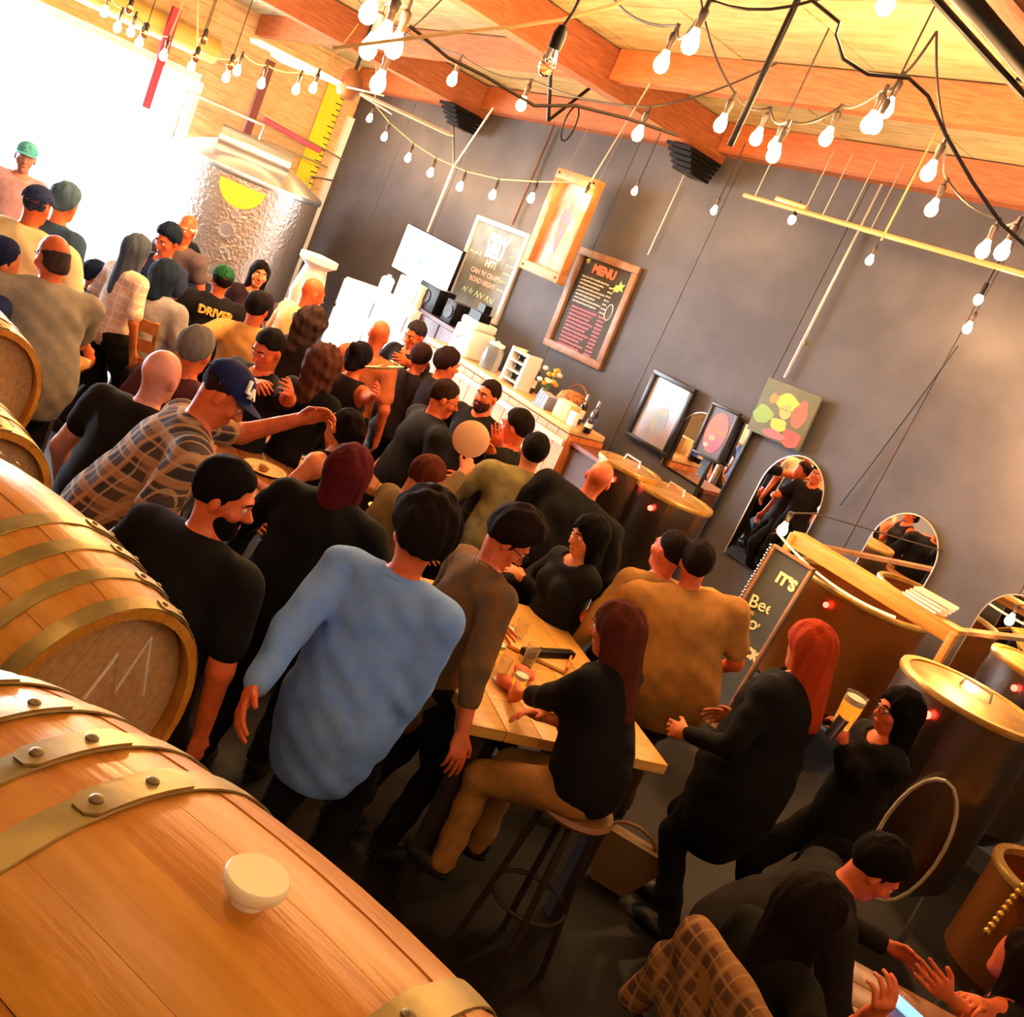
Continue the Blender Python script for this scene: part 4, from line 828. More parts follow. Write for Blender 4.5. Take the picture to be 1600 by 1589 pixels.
def person(px, hz, face, label, sex='m', h=1.75, w=1.0, lean=0., side=0., hy=0., hp=0., hr=0., seat=None, L=None, R=None, skin='tan', hair='short', hcol='1a1210', shirt='1a1618', shirt2=None, sleeve=.45,
           neck=.075, loose=.0, hem=.0, pants='14120f', beard=None, cap=None, glasses=False, eyes=True, res=.018, detail=False, shirtm=None, group=None, curlL=.5, curlR=.5, collar=None, tank=False, skirt=False, twist=0., vol=0., pos=None):
    """px: the head centre in the photograph, hz: height of the head centre above the floor; face: 0 looks away from the camera, 90 to the picture's right"""
    k = h/1.75; fem = sex == 'f'
    c = atz(px[0], px[1], hz) if pos is None else Vector(pos)
    yaw = HEAD-math.radians(face)-pi/2        # local +y looks along the facing direction
    # ---- skeleton in local space (x right, y forward, z up), hips at the origin first
    ln = math.radians(lean); T = rotz(math.radians(twist)) @ roty(math.radians(side)) @ rotx(-ln)
    up_ = T@V3(0, 0, 1); fwd = T@V3(0, 1, 0); rgt = T@V3(1, 0, 0)
    hip = V3(0, 0, 0); tor = .50*k; nb = hip+up_*tor+fwd*.0
    sw = (.155 if fem else .18)*k*w; sh = {s: nb+rgt*s*sw-up_*.055*k for s in (-1, 1)}
    hd_up = nrm(T@V3(0, 0, .7)+V3(0, 0, .5)); hc = nb+hd_up*.165*k+ (fwd*.02)
    Hm = T @ rotz(math.radians(-hy)) @ rotx(-math.radians(hp)-(-ln)*.35) @ roty(math.radians(hr)) if False else (rotz(math.radians(twist)) @ rotz(math.radians(-hy)) @ rotx(-math.radians(hp)) @ roty(math.radians(hr+side*.5)))
    hipz = hz-hc[2]; base = V3(-hc[0], -hc[1], hipz)      # world offset: head above (c.x, c.y)
    hip = hip+base; nb = nb+base; hc = hc+base; sh = {s: v+base for s, v in sh.items()}
    hipz = hip[2]
    # arms
    ua, fa = .285*k, .255*k; W2L = rotz(-yaw); org = V3(c.x, c.y, 0)
    def tgt(t, s):
        if t is None: t = (.10, .06, -.50)
        if isinstance(t, tuple) and len(t) == 4 and t[0] == 'px': p = atd(t[1], t[2], t[3]); return W2L@(V3(p.x, p.y, p.z)-org)
        return sh[s]+V3(s*t[0]*k, t[1]*k, t[2]*k)
    arms = {}
    for s, t in ((-1, L), (1, R)):
        tt = tgt(t, s); el, wr = ik(sh[s], tt, ua, fa, V3(s*.55, -.45, -.75)); arms[s] = (el, wr)
    # legs
    legs = {}; th, sn = .44*k, .43*k
    if hipz < .82*k*.9 and seat is None: seat = True
    for s in (-1, 1):
        hj = hip+V3(s*.095*k, 0, -.03)
        if seat: 
            foot = V3(hip[0]+s*.14*k, hip[1]+.42*k+(.05 if s > 0 else -.08), .09)
            if hipz > .62: foot = V3(hip[0]+s*.14, hip[1]+.36, max(.09, hipz-.62))
        else: foot = V3(hip[0]+s*.11*k, hip[1]+(.10 if s > 0 else -.07), .09)
        kn, an = ik(hj, foot, th, sn, V3(0, 1, .2)); legs[s] = (hj, kn, an)
    root = empty('person', (c.x, c.y, 0), (0, 0, yaw), label=label, cat='person', group=group)
    bw = w*(.93 if fem else 1.0)
    TX = np.stack([rgt, fwd, up_], 1)
    def torso(p, g):
        d = s_ell(p, hip+up_*.335*k, ((.158*bw)*k+g, .108*k*bw+g, .175*k+g), TX)
        d = smin(d, s_ell(p, hip+up_*.15*k+fwd*.0, (.138*bw*k+g, .103*bw*k+g, .14*k+g), TX), .08)
        d = smin(d, s_ell(p, hip+up_*.0, ((.165 if fem else .158)*bw*k+g, .122*bw*k+g, .12*k+g), TX), .08)
        d = smin(d, s_cap(p, sh[-1]*.88+nb*.12-up_*.005, sh[1]*.88+nb*.12-up_*.005, .062*k+g, .062*k+g), .06)
        d = smin(d, s_ell(p, nb-up_*.05*k-fwd*.01, (.105*k*bw+g, .062*k+g, .06*k+g), TX), .05)
        if fem:
            for s in (-1, 1): d = smin(d, s_ell(p, hip+up_*.33*k+fwd*.085*k+rgt*s*.07*k, (.06*k+g, .055*k+g, .06*k+g), TX), .04)
        return d
    ar = .90 if fem else 1.05
    def arm(p, s, g, fr=2.0):
        el, wr = arms[s]; d = s_cap(p, sh[s], el, .056*k*ar*w**.3+g, .042*k*ar+g)
        if fr < 1: e2 = sh[s]+(el-sh[s])*fr; return s_cap(p, sh[s], e2, .056*k*ar+g, .048*k*ar+g)
        wr2 = wr if fr >= 2 else el+(wr-el)*(fr-1)
        d2 = s_cap(p, el, wr2, .041*k*ar+g, (.041+(.027-.041)*min(1, fr-1))*k*ar+g*.8); return smin(d, d2, .02)
    def limbs_legs(p, g):
        d = None
        for s in (-1, 1):
            hj, kn, an = legs[s]; a = smin(s_cap(p, hj, kn, .088*k*bw+g, .06*k+g), s_cap(p, kn, an, .058*k+g, .042*k+g*1.3), .03); d = a if d is None else smin(d, a, .02)
        return d
    neck_b = nb-up_*.03
    def body(p):
        d = torso(p, 0.)
        for s in (-1, 1): d = smin(d, arm(p, s, 0.), .035)
        d = smin(d, limbs_legs(p, -.006), .05)
        d = smin(d, s_cap(p, neck_b, hc-Hm@V3(0, .018, .05), .056*k*(.88 if fem else 1), .052*k*(.88 if fem else 1)), .035)
        return d
    allp = [hip, nb, hc]+[q for s in (-1, 1) for q in (sh[s],)+arms[s]+legs[s]]; allp = np.array(allp); lo = allp.min(0)-.17; hi = allp.max(0)+.17; lo[2] = max(lo[2], .02)
    hs = k**.3*(.96 if fem else 1.0)
    HX = Hm
    def head(p):
        q = ((p-hc.astype(f32))@HX.astype(f32))/f32(hs)
        d = s_ell(q, (0, -.012, .03), (.074, .094, .088)); d = smin(d, s_ell(q, (0, .022, -.032), (.060, .070, .084)), .035); d = smin(d, s_ell(q, (0, .058, -.098), (.030, .030, .024)), .035)
        if eyes:
            d = smin(d, s_cap(q, V3(0, .086, .008), V3(0, .113, -.028), .008, .0125), .014); d = smin(d, s_ell(q, (0, .101, -.034), (.019, .012, .010)), .01); d = smin(d, s_ell(q, (0, .082, .026), (.048, .014, .010)), .02)
            for s in (-1, 1): d = smax(d, -(np.sqrt(((q-np.array((s*.031, .1015, .004), f32))**2).sum(1))-.0115), .012)
            d = smin(d, s_ell(q, (0, .087, -.062), (.024, .011, .006)), .006); d = smin(d, s_ell(q, (0, .084, -.075), (.020, .012, .007)), .007)
            for s in (-1, 1): d = smin(d, s_ell(q, (s*.045, .062, -.028), (.022, .018, .02)), .02)
        for s in (-1, 1): d = smin(d, s_ell(q, (s*.077, -.008, -.012), (.009, .019, .031), rotz(s*-.35)), .008)
        d = d*hs; d = smin(d, s_cap(p, hc-HX@V3(0, .018, .05)*hs, neck_b, .052*k*(.88 if fem else 1), .056*k*(.88 if fem else 1)), .03)
        return d
    hlo = hc-.155*hs; hhi = hc+.155*hs
    parts = [polygonize(body, lo, hi, res*1.12), polygonize(head, hlo, hhi, .0065 if detail else .0095)]
    palms = {}
    for s, cu in ((-1, curlL), (1, curlR)):
        el, wr = arms[s]; d = nrm(wr-el); pn = nrm(V3(-s*1., .15, -.35)-d*(V3(-s*1., .15, -.35)@d)); sd = nrm(np.cross(pn, d))*(-s)
        if sd[2]+sd[1]*.5 < 0: sd = -sd
        C = finger_sdf(wr, d, pn, sd, cu, k*1.02); palms[s] = (wr+d*.06+pn*.02, d, pn, sd)
        PX = np.stack([sd, d, pn], 1)
        def hand(p, C=C, wr=wr, d=d, el=el, PX=PX):
            o = s_ell(p, wr+d*.052*k, (.041*k, .054*k, .017*k), PX); o = smin(o, s_cap(p, wr-d*.04, wr+d*.03, .026*k*ar, .024*k), .02)
            fg = None
            for (a, b, ra, rb) in C: x = s_cap(p, a, b, ra, rb); fg = x if fg is None else np.minimum(fg, x)
            return smin(o, fg, .010)
        P = np.array([x for cc in C for x in cc[:2]]+[wr-d*.03]); parts.append(polygonize(hand, P.min(0)-.02, P.max(0)+.02, .0052 if detail else .0078))
    np_mesh('body', parts, m_skin(skin), root)
    # ---- garments
    if shirtm is None: shirtm = m_cloth(shirt, shirt2)
    rs = random.Random(NP[0]*13+5); ph = [rs.uniform(0, 6.28) for _ in range(6)]; NP[0] += 1
    g0 = .013+loose*.3; hemz = -.10-hem
    def shirt_f(p):
        q = (p-hip.astype(f32))@TX.astype(f32)
        g = g0
        d = torso(p, g)
        if loose or hem: d = smin(d, s_ell(p, hip+up_*(.10-hem*.5)*k+fwd*-.01, (.165*bw*k+loose, .125*bw*k+loose, (.26+hem*.55)*k), TX), .06)
        if not tank:
            for s in (-1, 1): d = smin(d, arm(p, s, .012+loose*.25+(.004 if sleeve < 1 else 0), sleeve), .03)
        fold = (.005+.09*loose)*(np.sin(q[:, 2]*31+ph[0]+3*np.sin(q[:, 0]*9+ph[1]))*np.sin(q[:, 0]*17+q[:, 1]*13+ph[2]+q[:, 2]*6)+.5*np.sin(q[:, 2]*53+q[:, 0]*40+ph[3]))
        d = d+fold*.6
        nk = np.sqrt((((p-(nb+up_*.035+fwd*.03).astype(f32)))**2).sum(1))-neck*k*(1.1 if fem else .92); d = smax(d, -nk, .006)
        d = smax(d, hemz-q[:, 2]+.01*np.sin(q[:, 0]*9+ph[4]), .01)
        if tank:
            for s in (-1, 1): d = smax(d, -(s_cap(p, sh[s]+rgt*s*.03, sh[s]+rgt*s*.1, .095, .12)), .01)
        return d
    lo2 = np.minimum(hip+V3(-.3, -.3, -.2-hem), nb-.25); hi2 = np.maximum(hip+.3, nb+V3(.3, .3, .12))
    if not tank:
        for s in (-1, 1):
            e = arms[s][0] if sleeve <= 1 else arms[s][1]; lo2 = np.minimum(lo2, e-.09); hi2 = np.maximum(hi2, e+.09)
    np_mesh('shirt', [polygonize(shirt_f, lo2, hi2, res)], shirtm, root)
    def pants_f(p):
        d = smin(limbs_legs(p, .012), s_ell(p, hip+V3(0, 0, 0)*k, (.172*bw*k, .132*bw*k, .125*k), TX), .05)
        if skirt: d = smin(d, s_cap(p, hip, hip-V3(0, 0, .42), .15, .22), .05)
        d = d+.004*np.sin(p[:, 2]*45+ph[2]+5*p[:, 0]); d = smax(d, -(p[:, 2]-.10)*1.0, .01); q = (p-hip.astype(f32))@TX.astype(f32); return smax(d, q[:, 2]-.07, .01)
    P = np.array([q for s in (-1, 1) for q in legs[s]]+[hip]); np_mesh('trousers', [polygonize(pants_f, P.min(0)-.2, P.max(0)+.18, res*1.25)], m_cloth(pants), root)
    for s in (-1, 1):
        an = legs[s][2]; mb = MB(); mb.ball((an[0], an[1]+.07, an[2]-.05), 1, 12, 8, (.05, .135, .045)); mb.ball((an[0], an[1]-.0, an[2]-.01), 1, 10, 8, (.045, .06, .07)); mb.build('shoe', mat('shoe_dark', '1a1612', .5), root)
    if collar:
        def col_f(p):
            d = s_cap(p, nb-up_*.01-fwd*.005, nb+up_*.035-fwd*.01, .085*k, .074*k); d = smax(d, -s_cap(p, nb-up_*.1, nb+up_*.12-fwd*.01, .078*k, .064*k), .004); q = (p-nb.astype(f32))@TX.astype(f32); return smax(d, q[:, 2]-.035+.25*np.maximum(q[:, 1], 0), .004)
        np_mesh('collar', [polygonize(col_f, nb-.12, nb+.12, .009)], m_cloth(collar), root)
    # ---- head parts
    def hq(p): return ((p-hc.astype(f32))@HX.astype(f32))/f32(hs)
    def place(mb, name, m, par=root):
        M = Matrix([[HX[i][0]*hs, HX[i][1]*hs, HX[i][2]*hs, hc[i]] for i in range(3)]+[[0, 0, 0, 1]]); o = mb.build(name, m, par)
        if par is root: o.matrix_basis = M
        return o
    def surf(name, f, lo, hi, r, m):
        C8 = np.array([HX@(V3(*[(lo, hi)[(i >> j) & 1][j] for j in range(3)])*hs)+hc for i in range(8)])
        return np_mesh(name, [polygonize(lambda p: f(hq(p), p)*hs, C8.min(0), C8.max(0), r)], m, root)
    hr_ = .0085 if detail else .0125
    def strands(q, a): return a*(np.sin(q[:, 0]*120+ph[0]+8*q[:, 2])*.5+np.sin(q[:, 0]*60+q[:, 1]*80+ph[1]+14*q[:, 2])*.5)
    def cutface(q, c0=.045): return q[:, 1]*.75-(q[:, 2]-.055)*.66-c0
    if hair == 'short' or hair == 'buzz' or hair == 'grey' or hair == 'quiff':
        th_ = {'short': .012, 'buzz': .005, 'grey': .010, 'quiff': .020}[hair]+vol
        def f(q, p):
            ct = cutface(q, .046)+.004*np.sin(q[:, 0]*150+ph[2])+.003*np.sin(q[:, 2]*140); sb = np.sqrt(((q[:, 1]-.012)/.014)**2+((q[:, 2]+.005)/.045)**2)-1; ct = np.minimum(ct, np.maximum(sb*.012, .055-np.abs(q[:, 0])))
            low = np.clip((q[:, 2]+.10)/.06, 0, 1)
            d = s_ell(q, (0, -.014+(.01 if hair == 'quiff' else 0), .034+vol*.5), (.077+th_, .097+th_, .090+th_*1.2))+strands(q, .003+vol*.16)+th_*.85*(1-np.clip(-ct/.03, 0, 1))+th_*.8*(1-low)
            if cap: d = smax(d+.004, q[:, 2]-.036, .003)
            d = smax(d, ct, .006); return smax(d, -.088-q[:, 2]+.01*np.cos(q[:, 0]*40), .01)
        surf('hair', f, (-.13, -.14, -.12), (.13, .14, .17+vol), hr_, m_hair(hcol))
    elif hair in ('long', 'bob', 'curly', 'pony', 'bun'):
        ln_ = {'long': .34, 'bob': .15, 'curly': .20, 'pony': .06, 'bun': .05}[hair]; bulk = {'long': .0, 'bob': .006, 'curly': .022, 'pony': -.004, 'bun': -.003}[hair]+vol
        def f(q, p):
            d = s_ell(q, (0, -.016, .032), (.088+bulk, .108+bulk, .100+bulk))
            d = smin(d, s_cap(q, V3(0, -.05, -.01), V3(0, -.085, -ln_), .078+bulk, .055+bulk*.8), .05)
            if hair in ('long', 'bob', 'curly'):
                for s in (-1, 1): d = smin(d, s_cap(q, V3(s*.062, -.01, .02), V3(s*.072, -.015, -ln_*.85), .036+bulk*.5, .026+bulk*.4), .03)
            if hair == 'pony': d = smin(d, s_cap(q, V3(0, -.12, .03), V3(0, -.15, -.2), .035, .018), .02)
            if hair == 'bun': d = smin(d, s_ell(q, (0, -.115, .075), (.045, .045, .042)), .015)
            a = .011 if hair == 'curly' else .0045
            d = d+strands(q, a)+(.006*np.sin(q[:, 2]*70+ph[3]+q[:, 0]*30) if hair == 'curly' else 0)
            fc = s_ell(q, (0, .075, -.045), (.058, .07, .105)); d = smax(d, -fc, .012); return d
        surf('hair', f, (-.15-bulk, -.22, -ln_-.09), (.15+bulk, .13, .17+bulk), hr_, m_hair(hcol))
    elif hair == 'fringe_bald':
        def f(q, p):
            d = smin(s_ell(q, (0, -.014, .028), (.081, .100, .094)), s_ell(q, (0, -.026, -.045), (.074, .074, .075)), .02)+strands(q, .002); d = smax(d, cutface(q, .062), .006); d = smax(d, q[:, 2]-.030-.1*q[:, 1], .01); return smax(d, -.10-q[:, 2], .01)
        surf('hair', f, (-.11, -.13, -.11), (.11, .11, .12), hr_, m_hair(hcol))
    if beard:
        def f(q, p):
            d = s_ell(q, (0, .030, -.068), (.066, .069, .072))+strands(q, .003); d = smin(d, s_ell(q, (0, .062, -.105), (.036, .034, .034)), .02)
            d = smax(d, q[:, 2]+.034-.35*np.maximum(np.abs(q[:, 0])-.03, 0), .006); d = smax(d, -(q[:, 1]+.0), .01); d = smax(d, -s_ell(q, (0, .104, -.066), (.022, .02, .010)), .004); return smax(d, -s_ell(q, (0, .11, -.015), (.018, .03, .03)), .004)
        surf('beard', f, (-.1, -.02, -.17), (.1, .13, 0), .0065 if detail else .009, m_hair(beard))
    if cap:
        def f(q, p):
            d = s_ell(q, (0, -.012, .040), (.090, .110, .095)); d = smax(d, -s_ell(q, (0, -.012, .035), (.083, .103, .088)), .003); return smax(d, .034-q[:, 2]+.12*q[:, 1]*0, .004)
        co = surf('cap', f, (-.12, -.15, .0), (.12, .13, .16), .0065 if detail else .009, m_cloth(cap))
        back = -1 if hair == 'capback' else 1
        mb = MB(); vs = []; n = 14
        for i in range(n+1):
            a = pi*(.12+.76*i/n)
            for (rr, dz) in ((.0, .0), (1, -.006), (1, -.011), (.0, -.006)):
                x = math.cos(a)*(.085 if rr == 0 else .088); y = math.sin(a)*(.098 if rr == 0 else .175)-.0; vs.append((x, y*back-(.012), .042+dz-(.020*math.sin(a)*0 if rr == 0 else .004)+.010*(1-abs(math.cos(a)))))
        fs = []
        for i in range(n):
            for j in range(4): fs.append((i*4+j, i*4+(j+1) % 4, (i+1)*4+(j+1) % 4, (i+1)*4+j))
        fs += [(3, 2, 1, 0), (n*4, n*4+1, n*4+2, n*4+3)]; mb.add(vs, fs)
        o = place(mb, 'cap_brim', m_cloth(cap), co); o.matrix_basis = Matrix([[HX[i][0]*hs, HX[i][1]*hs, HX[i][2]*hs, hc[i]] for i in range(3)]+[[0, 0, 0, 1]])
        root['_cap'] = 1; root_cap = co
    if eyes:
        for s in (-1, 1):
            e = place(MB().ball((s*.031, .0795, .003), .0115, 10, 8), 'eye', mat('eye_white', 'e8ddd4', .3)); place(MB().ball((s*.031, .0876, .003), .0056, 8, 6, (1, .7, 1)), 'iris', mat('iris_dark', '20140e', .2), e)
            place(MB().tube([(s*.014, .096, .027), (s*.032, .095, .032), (s*.052, .080, .027)], [.0035, .0042, .0025], 6), 'eyebrow', m_hair(hcol if hair not in ('bald',) else '3a2a20'))
        place(MB().ball((0, .0905, -.0685), 1, 12, 6, (.023, .0085, .0085)), 'lips', mat('lips_red', 'a8443a', .4))
    if glasses:
        mb = MB()
        for s in (-1, 1): mb.tube([(s*.033+.024*math.cos(t), .106, .003+.018*math.sin(t)) for t in [2*pi*i/14 for i in range(15)]], .0022, 5); mb.tube([(s*.057, .104, .008), (s*.08, .0, .0)], .0022, 5)
        mb.tube([(-.009, .107, .006), (.009, .107, .006)], .002, 5); place(mb, 'glasses', m_black)
    root['_x'] = 0
    for kk in ('_x', '_cap'):
        if kk in root: del root[kk]
    root_info = dict(root=root, hc=hc, HX=HX, hs=hs, palms=palms, arms=arms, hip=hip, nb=nb, up=up_, fwd=fwd, rgt=rgt, yaw=yaw, org=org, sh=sh, TX=TX)
    return root_info
def hand_world(P, s, off=(0, 0, 0)):
    c = P['palms'][s][0]; v = rotz(P['yaw'])@c+P['org']; return Vector(v)+Vector(off)
# ================================================================== furniture
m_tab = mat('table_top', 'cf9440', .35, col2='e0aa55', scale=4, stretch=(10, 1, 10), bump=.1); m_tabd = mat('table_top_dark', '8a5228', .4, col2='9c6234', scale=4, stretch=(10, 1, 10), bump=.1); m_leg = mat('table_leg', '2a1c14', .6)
m_chair = mat('chair_wood', 'a5622c', .45, col2='b8743a', scale=8, bump=.1)
def table(c, z, a, w, l, label, top=m_tab, planks=5, th=.05):
    """a: direction of the planks; w across, l along"""
    o = empty('wooden_table', (c.x, c.y, 0), (0, 0, a), label=label, cat='table')
    for k in range(planks): MB().box((0, -w/2+w*(k+.5)/planks, z-th/2), (l, w/planks-.003, th), None, .003).build('top_plank', top, o)
    for sx in (-1, 1):
        for sy in (-1, 1): MB().box((sx*(l/2-.12), sy*(w/2-.1), (z-th)/2), (.07, .07, z-th)).build('leg', m_leg, o)
    MB().box((0, 0, z-th-.04), (l-.2, .05, .08)).build('apron', m_leg, o); return o
ZT = .95
A = atz(1045, 1196, ZT); B = atz(738, 1132, ZT); d1 = (A-B).normalized(); d2 = Vector((-d1.y, d1.x, 0)); wT = (A-B).length
T1 = table((A+B)/2+d2*.72, ZT, math.atan2(d2.y, d2.x), wT, 1.44, 'tall light wooden table in the middle of the room, glasses on it', planks=6)
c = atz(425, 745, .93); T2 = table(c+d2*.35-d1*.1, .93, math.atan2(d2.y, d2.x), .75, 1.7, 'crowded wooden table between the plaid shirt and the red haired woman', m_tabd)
c = atz(-35, 520, .95); T3 = table(c, .95, .9, .8, 1.1, 'wooden table at the left edge before the man in the grey shirt', m_tab)
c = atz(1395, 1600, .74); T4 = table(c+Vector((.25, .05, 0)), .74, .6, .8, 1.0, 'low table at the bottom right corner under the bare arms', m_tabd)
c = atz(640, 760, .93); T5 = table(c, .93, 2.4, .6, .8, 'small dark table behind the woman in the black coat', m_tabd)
def chair(loc, yaw, label, s=1., seat=.46, back=.95, slats=3, m=m_chair, ml=None):
    ml = ml or m
    o = empty('wooden_chair', (loc[0], loc[1], 0), (0, 0, yaw), label=label, cat='chair', group='wooden chairs')
    MB().box((0, 0, seat-.02), (.44, .42, .04), None, .012).build('seat', m, o)
    for sx in (-1, 1):
        MB().tube([(sx*.18, .17, seat-.03), (sx*.20, .2, 0)], .018, 8).build('leg', ml, o); MB().tube([(sx*.18, -.17, seat-.03), (sx*.20, -.22, 0)], .018, 8).build('leg', ml, o)
        MB().tube([(sx*.19, -.18, seat-.02), (sx*.20, -.22, seat+.25), (sx*.205, -.28, back)], .017, 8).build('back_post', m, o)
        MB().tube([(sx*.19, .18, seat*.45), (sx*.19, -.19, seat*.45)], .011, 6).build('stretcher', m, o)
    for k in range(slats):
        z = back-.05-k*.15; n = 10; vs = []; fs = []; y0 = -.28+.035*k
        for i in range(n+1):
            x = -.21+.42*i/n; y = y0-.05*(1-(x/.21)**2)
            for (dy, dz) in ((-.009, -.045), (.009, -.045), (.009, .045), (-.009, .045)): vs.append((x, y+dy, z+dz))
        for i in range(n):
            for j in range(4): fs.append((i*4+j, i*4+(j+1) % 4, i*4+4+(j+1) % 4, i*4+4+j))
        fs += [(3, 2, 1, 0), (n*4, n*4+1, n*4+2, n*4+3)]; MB().add(vs, fs).build('back_slat', m, o, angle=50)
    return o
def fyaw(face): return HEAD-math.radians(face)-pi/2
def stool(loc, h, label, m=m_chair):
    o = empty('bar_stool', (loc[0], loc[1], 0), label=label, cat='stool', group='stools'); MB().lathe([(0, h-.04), (.16, h-.04), (.175, h-.02), (.165, h), (0, h-.008)], 24).build('seat', m, o)
    for k in range(4): A_ = pi/4+pi*k/2; MB().tube([(.11*math.cos(A_), .11*math.sin(A_), h-.03), (.2*math.cos(A_), .2*math.sin(A_), 0)], .015, 8).build('leg', m_leg, o)
    MB().tube([(.165*math.cos(t), .165*math.sin(t), h*.4) for t in [2*pi*i/20 for i in range(21)]], .010, 6).build('foot_ring', m_leg, o); return o

# ================================================================== the crowd
PP = {}
def P_(key, *a, **k): PP[key] = person(*a, **k); return PP[key]
def seat_under(P, label, yawoff=0, kind='chair', **k):
    p = P['root'].location; h = P['hip']; v = rotz(P['yaw'])@h; loc = (p.x+v[0], p.y+v[1])
    z = h[2]-.10
    return chair(loc, P['yaw']+yawoff, label, seat=z, back=z+.48, **k) if kind == 'chair' else stool(loc, z, label, **k)
plaid = m_plaid('plaid_brown', '7a5a48', '2c2632', 'b07c4c', 'b8946e', 12.)
# --- foreground row
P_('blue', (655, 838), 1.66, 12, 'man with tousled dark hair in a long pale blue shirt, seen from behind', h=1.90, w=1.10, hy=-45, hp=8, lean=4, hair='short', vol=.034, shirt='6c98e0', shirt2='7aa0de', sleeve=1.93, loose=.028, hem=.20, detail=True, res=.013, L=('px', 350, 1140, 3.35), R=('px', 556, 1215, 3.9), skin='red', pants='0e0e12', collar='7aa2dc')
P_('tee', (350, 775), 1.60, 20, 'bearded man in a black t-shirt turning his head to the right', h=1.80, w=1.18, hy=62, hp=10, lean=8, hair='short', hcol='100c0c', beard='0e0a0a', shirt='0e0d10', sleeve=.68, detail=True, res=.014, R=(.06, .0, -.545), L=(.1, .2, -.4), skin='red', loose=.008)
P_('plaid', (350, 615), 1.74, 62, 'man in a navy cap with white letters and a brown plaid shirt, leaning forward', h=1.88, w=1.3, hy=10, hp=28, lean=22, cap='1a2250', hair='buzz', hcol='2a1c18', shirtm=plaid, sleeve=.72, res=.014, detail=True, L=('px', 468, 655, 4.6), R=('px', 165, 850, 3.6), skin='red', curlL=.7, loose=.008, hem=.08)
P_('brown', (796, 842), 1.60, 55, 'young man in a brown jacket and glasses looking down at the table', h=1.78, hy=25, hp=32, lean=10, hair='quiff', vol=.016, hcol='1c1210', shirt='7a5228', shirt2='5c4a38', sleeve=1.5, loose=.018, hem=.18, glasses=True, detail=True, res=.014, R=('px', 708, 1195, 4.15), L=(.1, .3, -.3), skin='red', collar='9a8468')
P_('coat', (545, 738), 1.55, 8, 'woman with long dark red hair in a black coat, seen from behind', sex='f', h=1.72, w=1.45, lean=8, hair='long', vol=.014, hcol='4a1418', shirt='0c0b0d', sleeve=1.9, loose=.03, hem=.2, res=.015, eyes=False, L=(.2, .3, -.3), R=(.2, .3, -.3))
# --- right of centre
P_('hoodie', (833, 706), 1.56, -12, 'man with black hair in an olive hooded top, seen from behind', h=1.76, w=1.2, lean=10, hair='short', hcol='120d0c', shirt='8c7c48', shirt2='6e6640', sleeve=1.9, loose=.028, hem=.1, neck=.06, collar='8a7a4a', L=(.15, .3, -.25), R=(.15, .3, -.3))
P_('drinker', (806, 668), 1.60, -75, 'man beside the olive top holding a hand to his red face', h=1.75, hair='short', hcol='1a100c', shirt='14100f', L=('px', 778, 700, 6.9), R=('px', 770, 712, 6.8), skin='red', hp=10)
P_('bigblack', (935, 748), 1.60, 5, 'bald man in a very broad black shirt bent over, right of the olive top', h=1.76, w=1.42, side=14, lean=12, hair='bald', shirt='0e0c0c', sleeve=1.6, loose=.03, hem=.1, skin='red', eyes=False)
P_('facew', (918, 838), 1.45, -128, 'woman in black with long black hair whose orange lit face looks left', sex='f', h=1.68, hair='long', vol=.01, hcol='0e0a0a', shirt='0f0d0d', sleeve=1.9, hp=12, L=('px', 818, 905, 5.9), R=(.1, .3, -.25), skin='tan', loose=.015)
P_('tanshirt', (1087, 880), 1.58, -8, 'broad man in a tan t-shirt with dark hair, seen from behind beside the sign', h=1.80, w=1.5, lean=8, side=-13, hair='short', hcol='1a1210', shirt='b5803c', shirt2='a07036', sleeve=.7, loose=.02, hem=.12, skin='red', L=(.16, .32, -.3), R=(.12, .2, -.4), pants='4a3420')
P_('tanmate', (1046, 862), 1.56, -25, 'man half hidden behind the tan t-shirt, pink ear and dark hair showing', h=1.76, hair='buzz', hcol='1c1412', shirt='b08040', skin='red', sleeve=1.8, hy=-20, w=.9)
P_('seatedw', (962, 985), 1.52, -62, 'woman with long brown hair in a black sweater resting one arm on the light table', sex='f', h=1.68, w=1.15, lean=16, hair='long', vol=.006, hcol='4c2218', shirt='100d0e', sleeve=1.55, R=('px', 850, 1120, 4.2), L=('px', 812, 1085, 4.5), hp=18, skin='red', pants='b07a3e', detail=True, res=.015, seat=True, loose=.02)
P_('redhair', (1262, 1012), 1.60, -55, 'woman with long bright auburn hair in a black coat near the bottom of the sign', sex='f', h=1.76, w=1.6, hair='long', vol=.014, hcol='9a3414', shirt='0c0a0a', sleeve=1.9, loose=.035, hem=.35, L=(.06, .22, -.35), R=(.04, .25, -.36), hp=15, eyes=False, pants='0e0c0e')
P_('drinkw', (1402, 1112), 1.48, -105, 'woman with glasses and long black hair raising a glass of beer', sex='f', h=1.68, hair='long', vol=.008, hcol='0c0808', shirt='100c0d', sleeve=1.85, glasses=True, R=('px', 1396, 1190, 4.95), L=('px', 1318, 1160, 5.05), hp=8, skin='red', curlL=1.1, curlR=1.2, loose=.01)
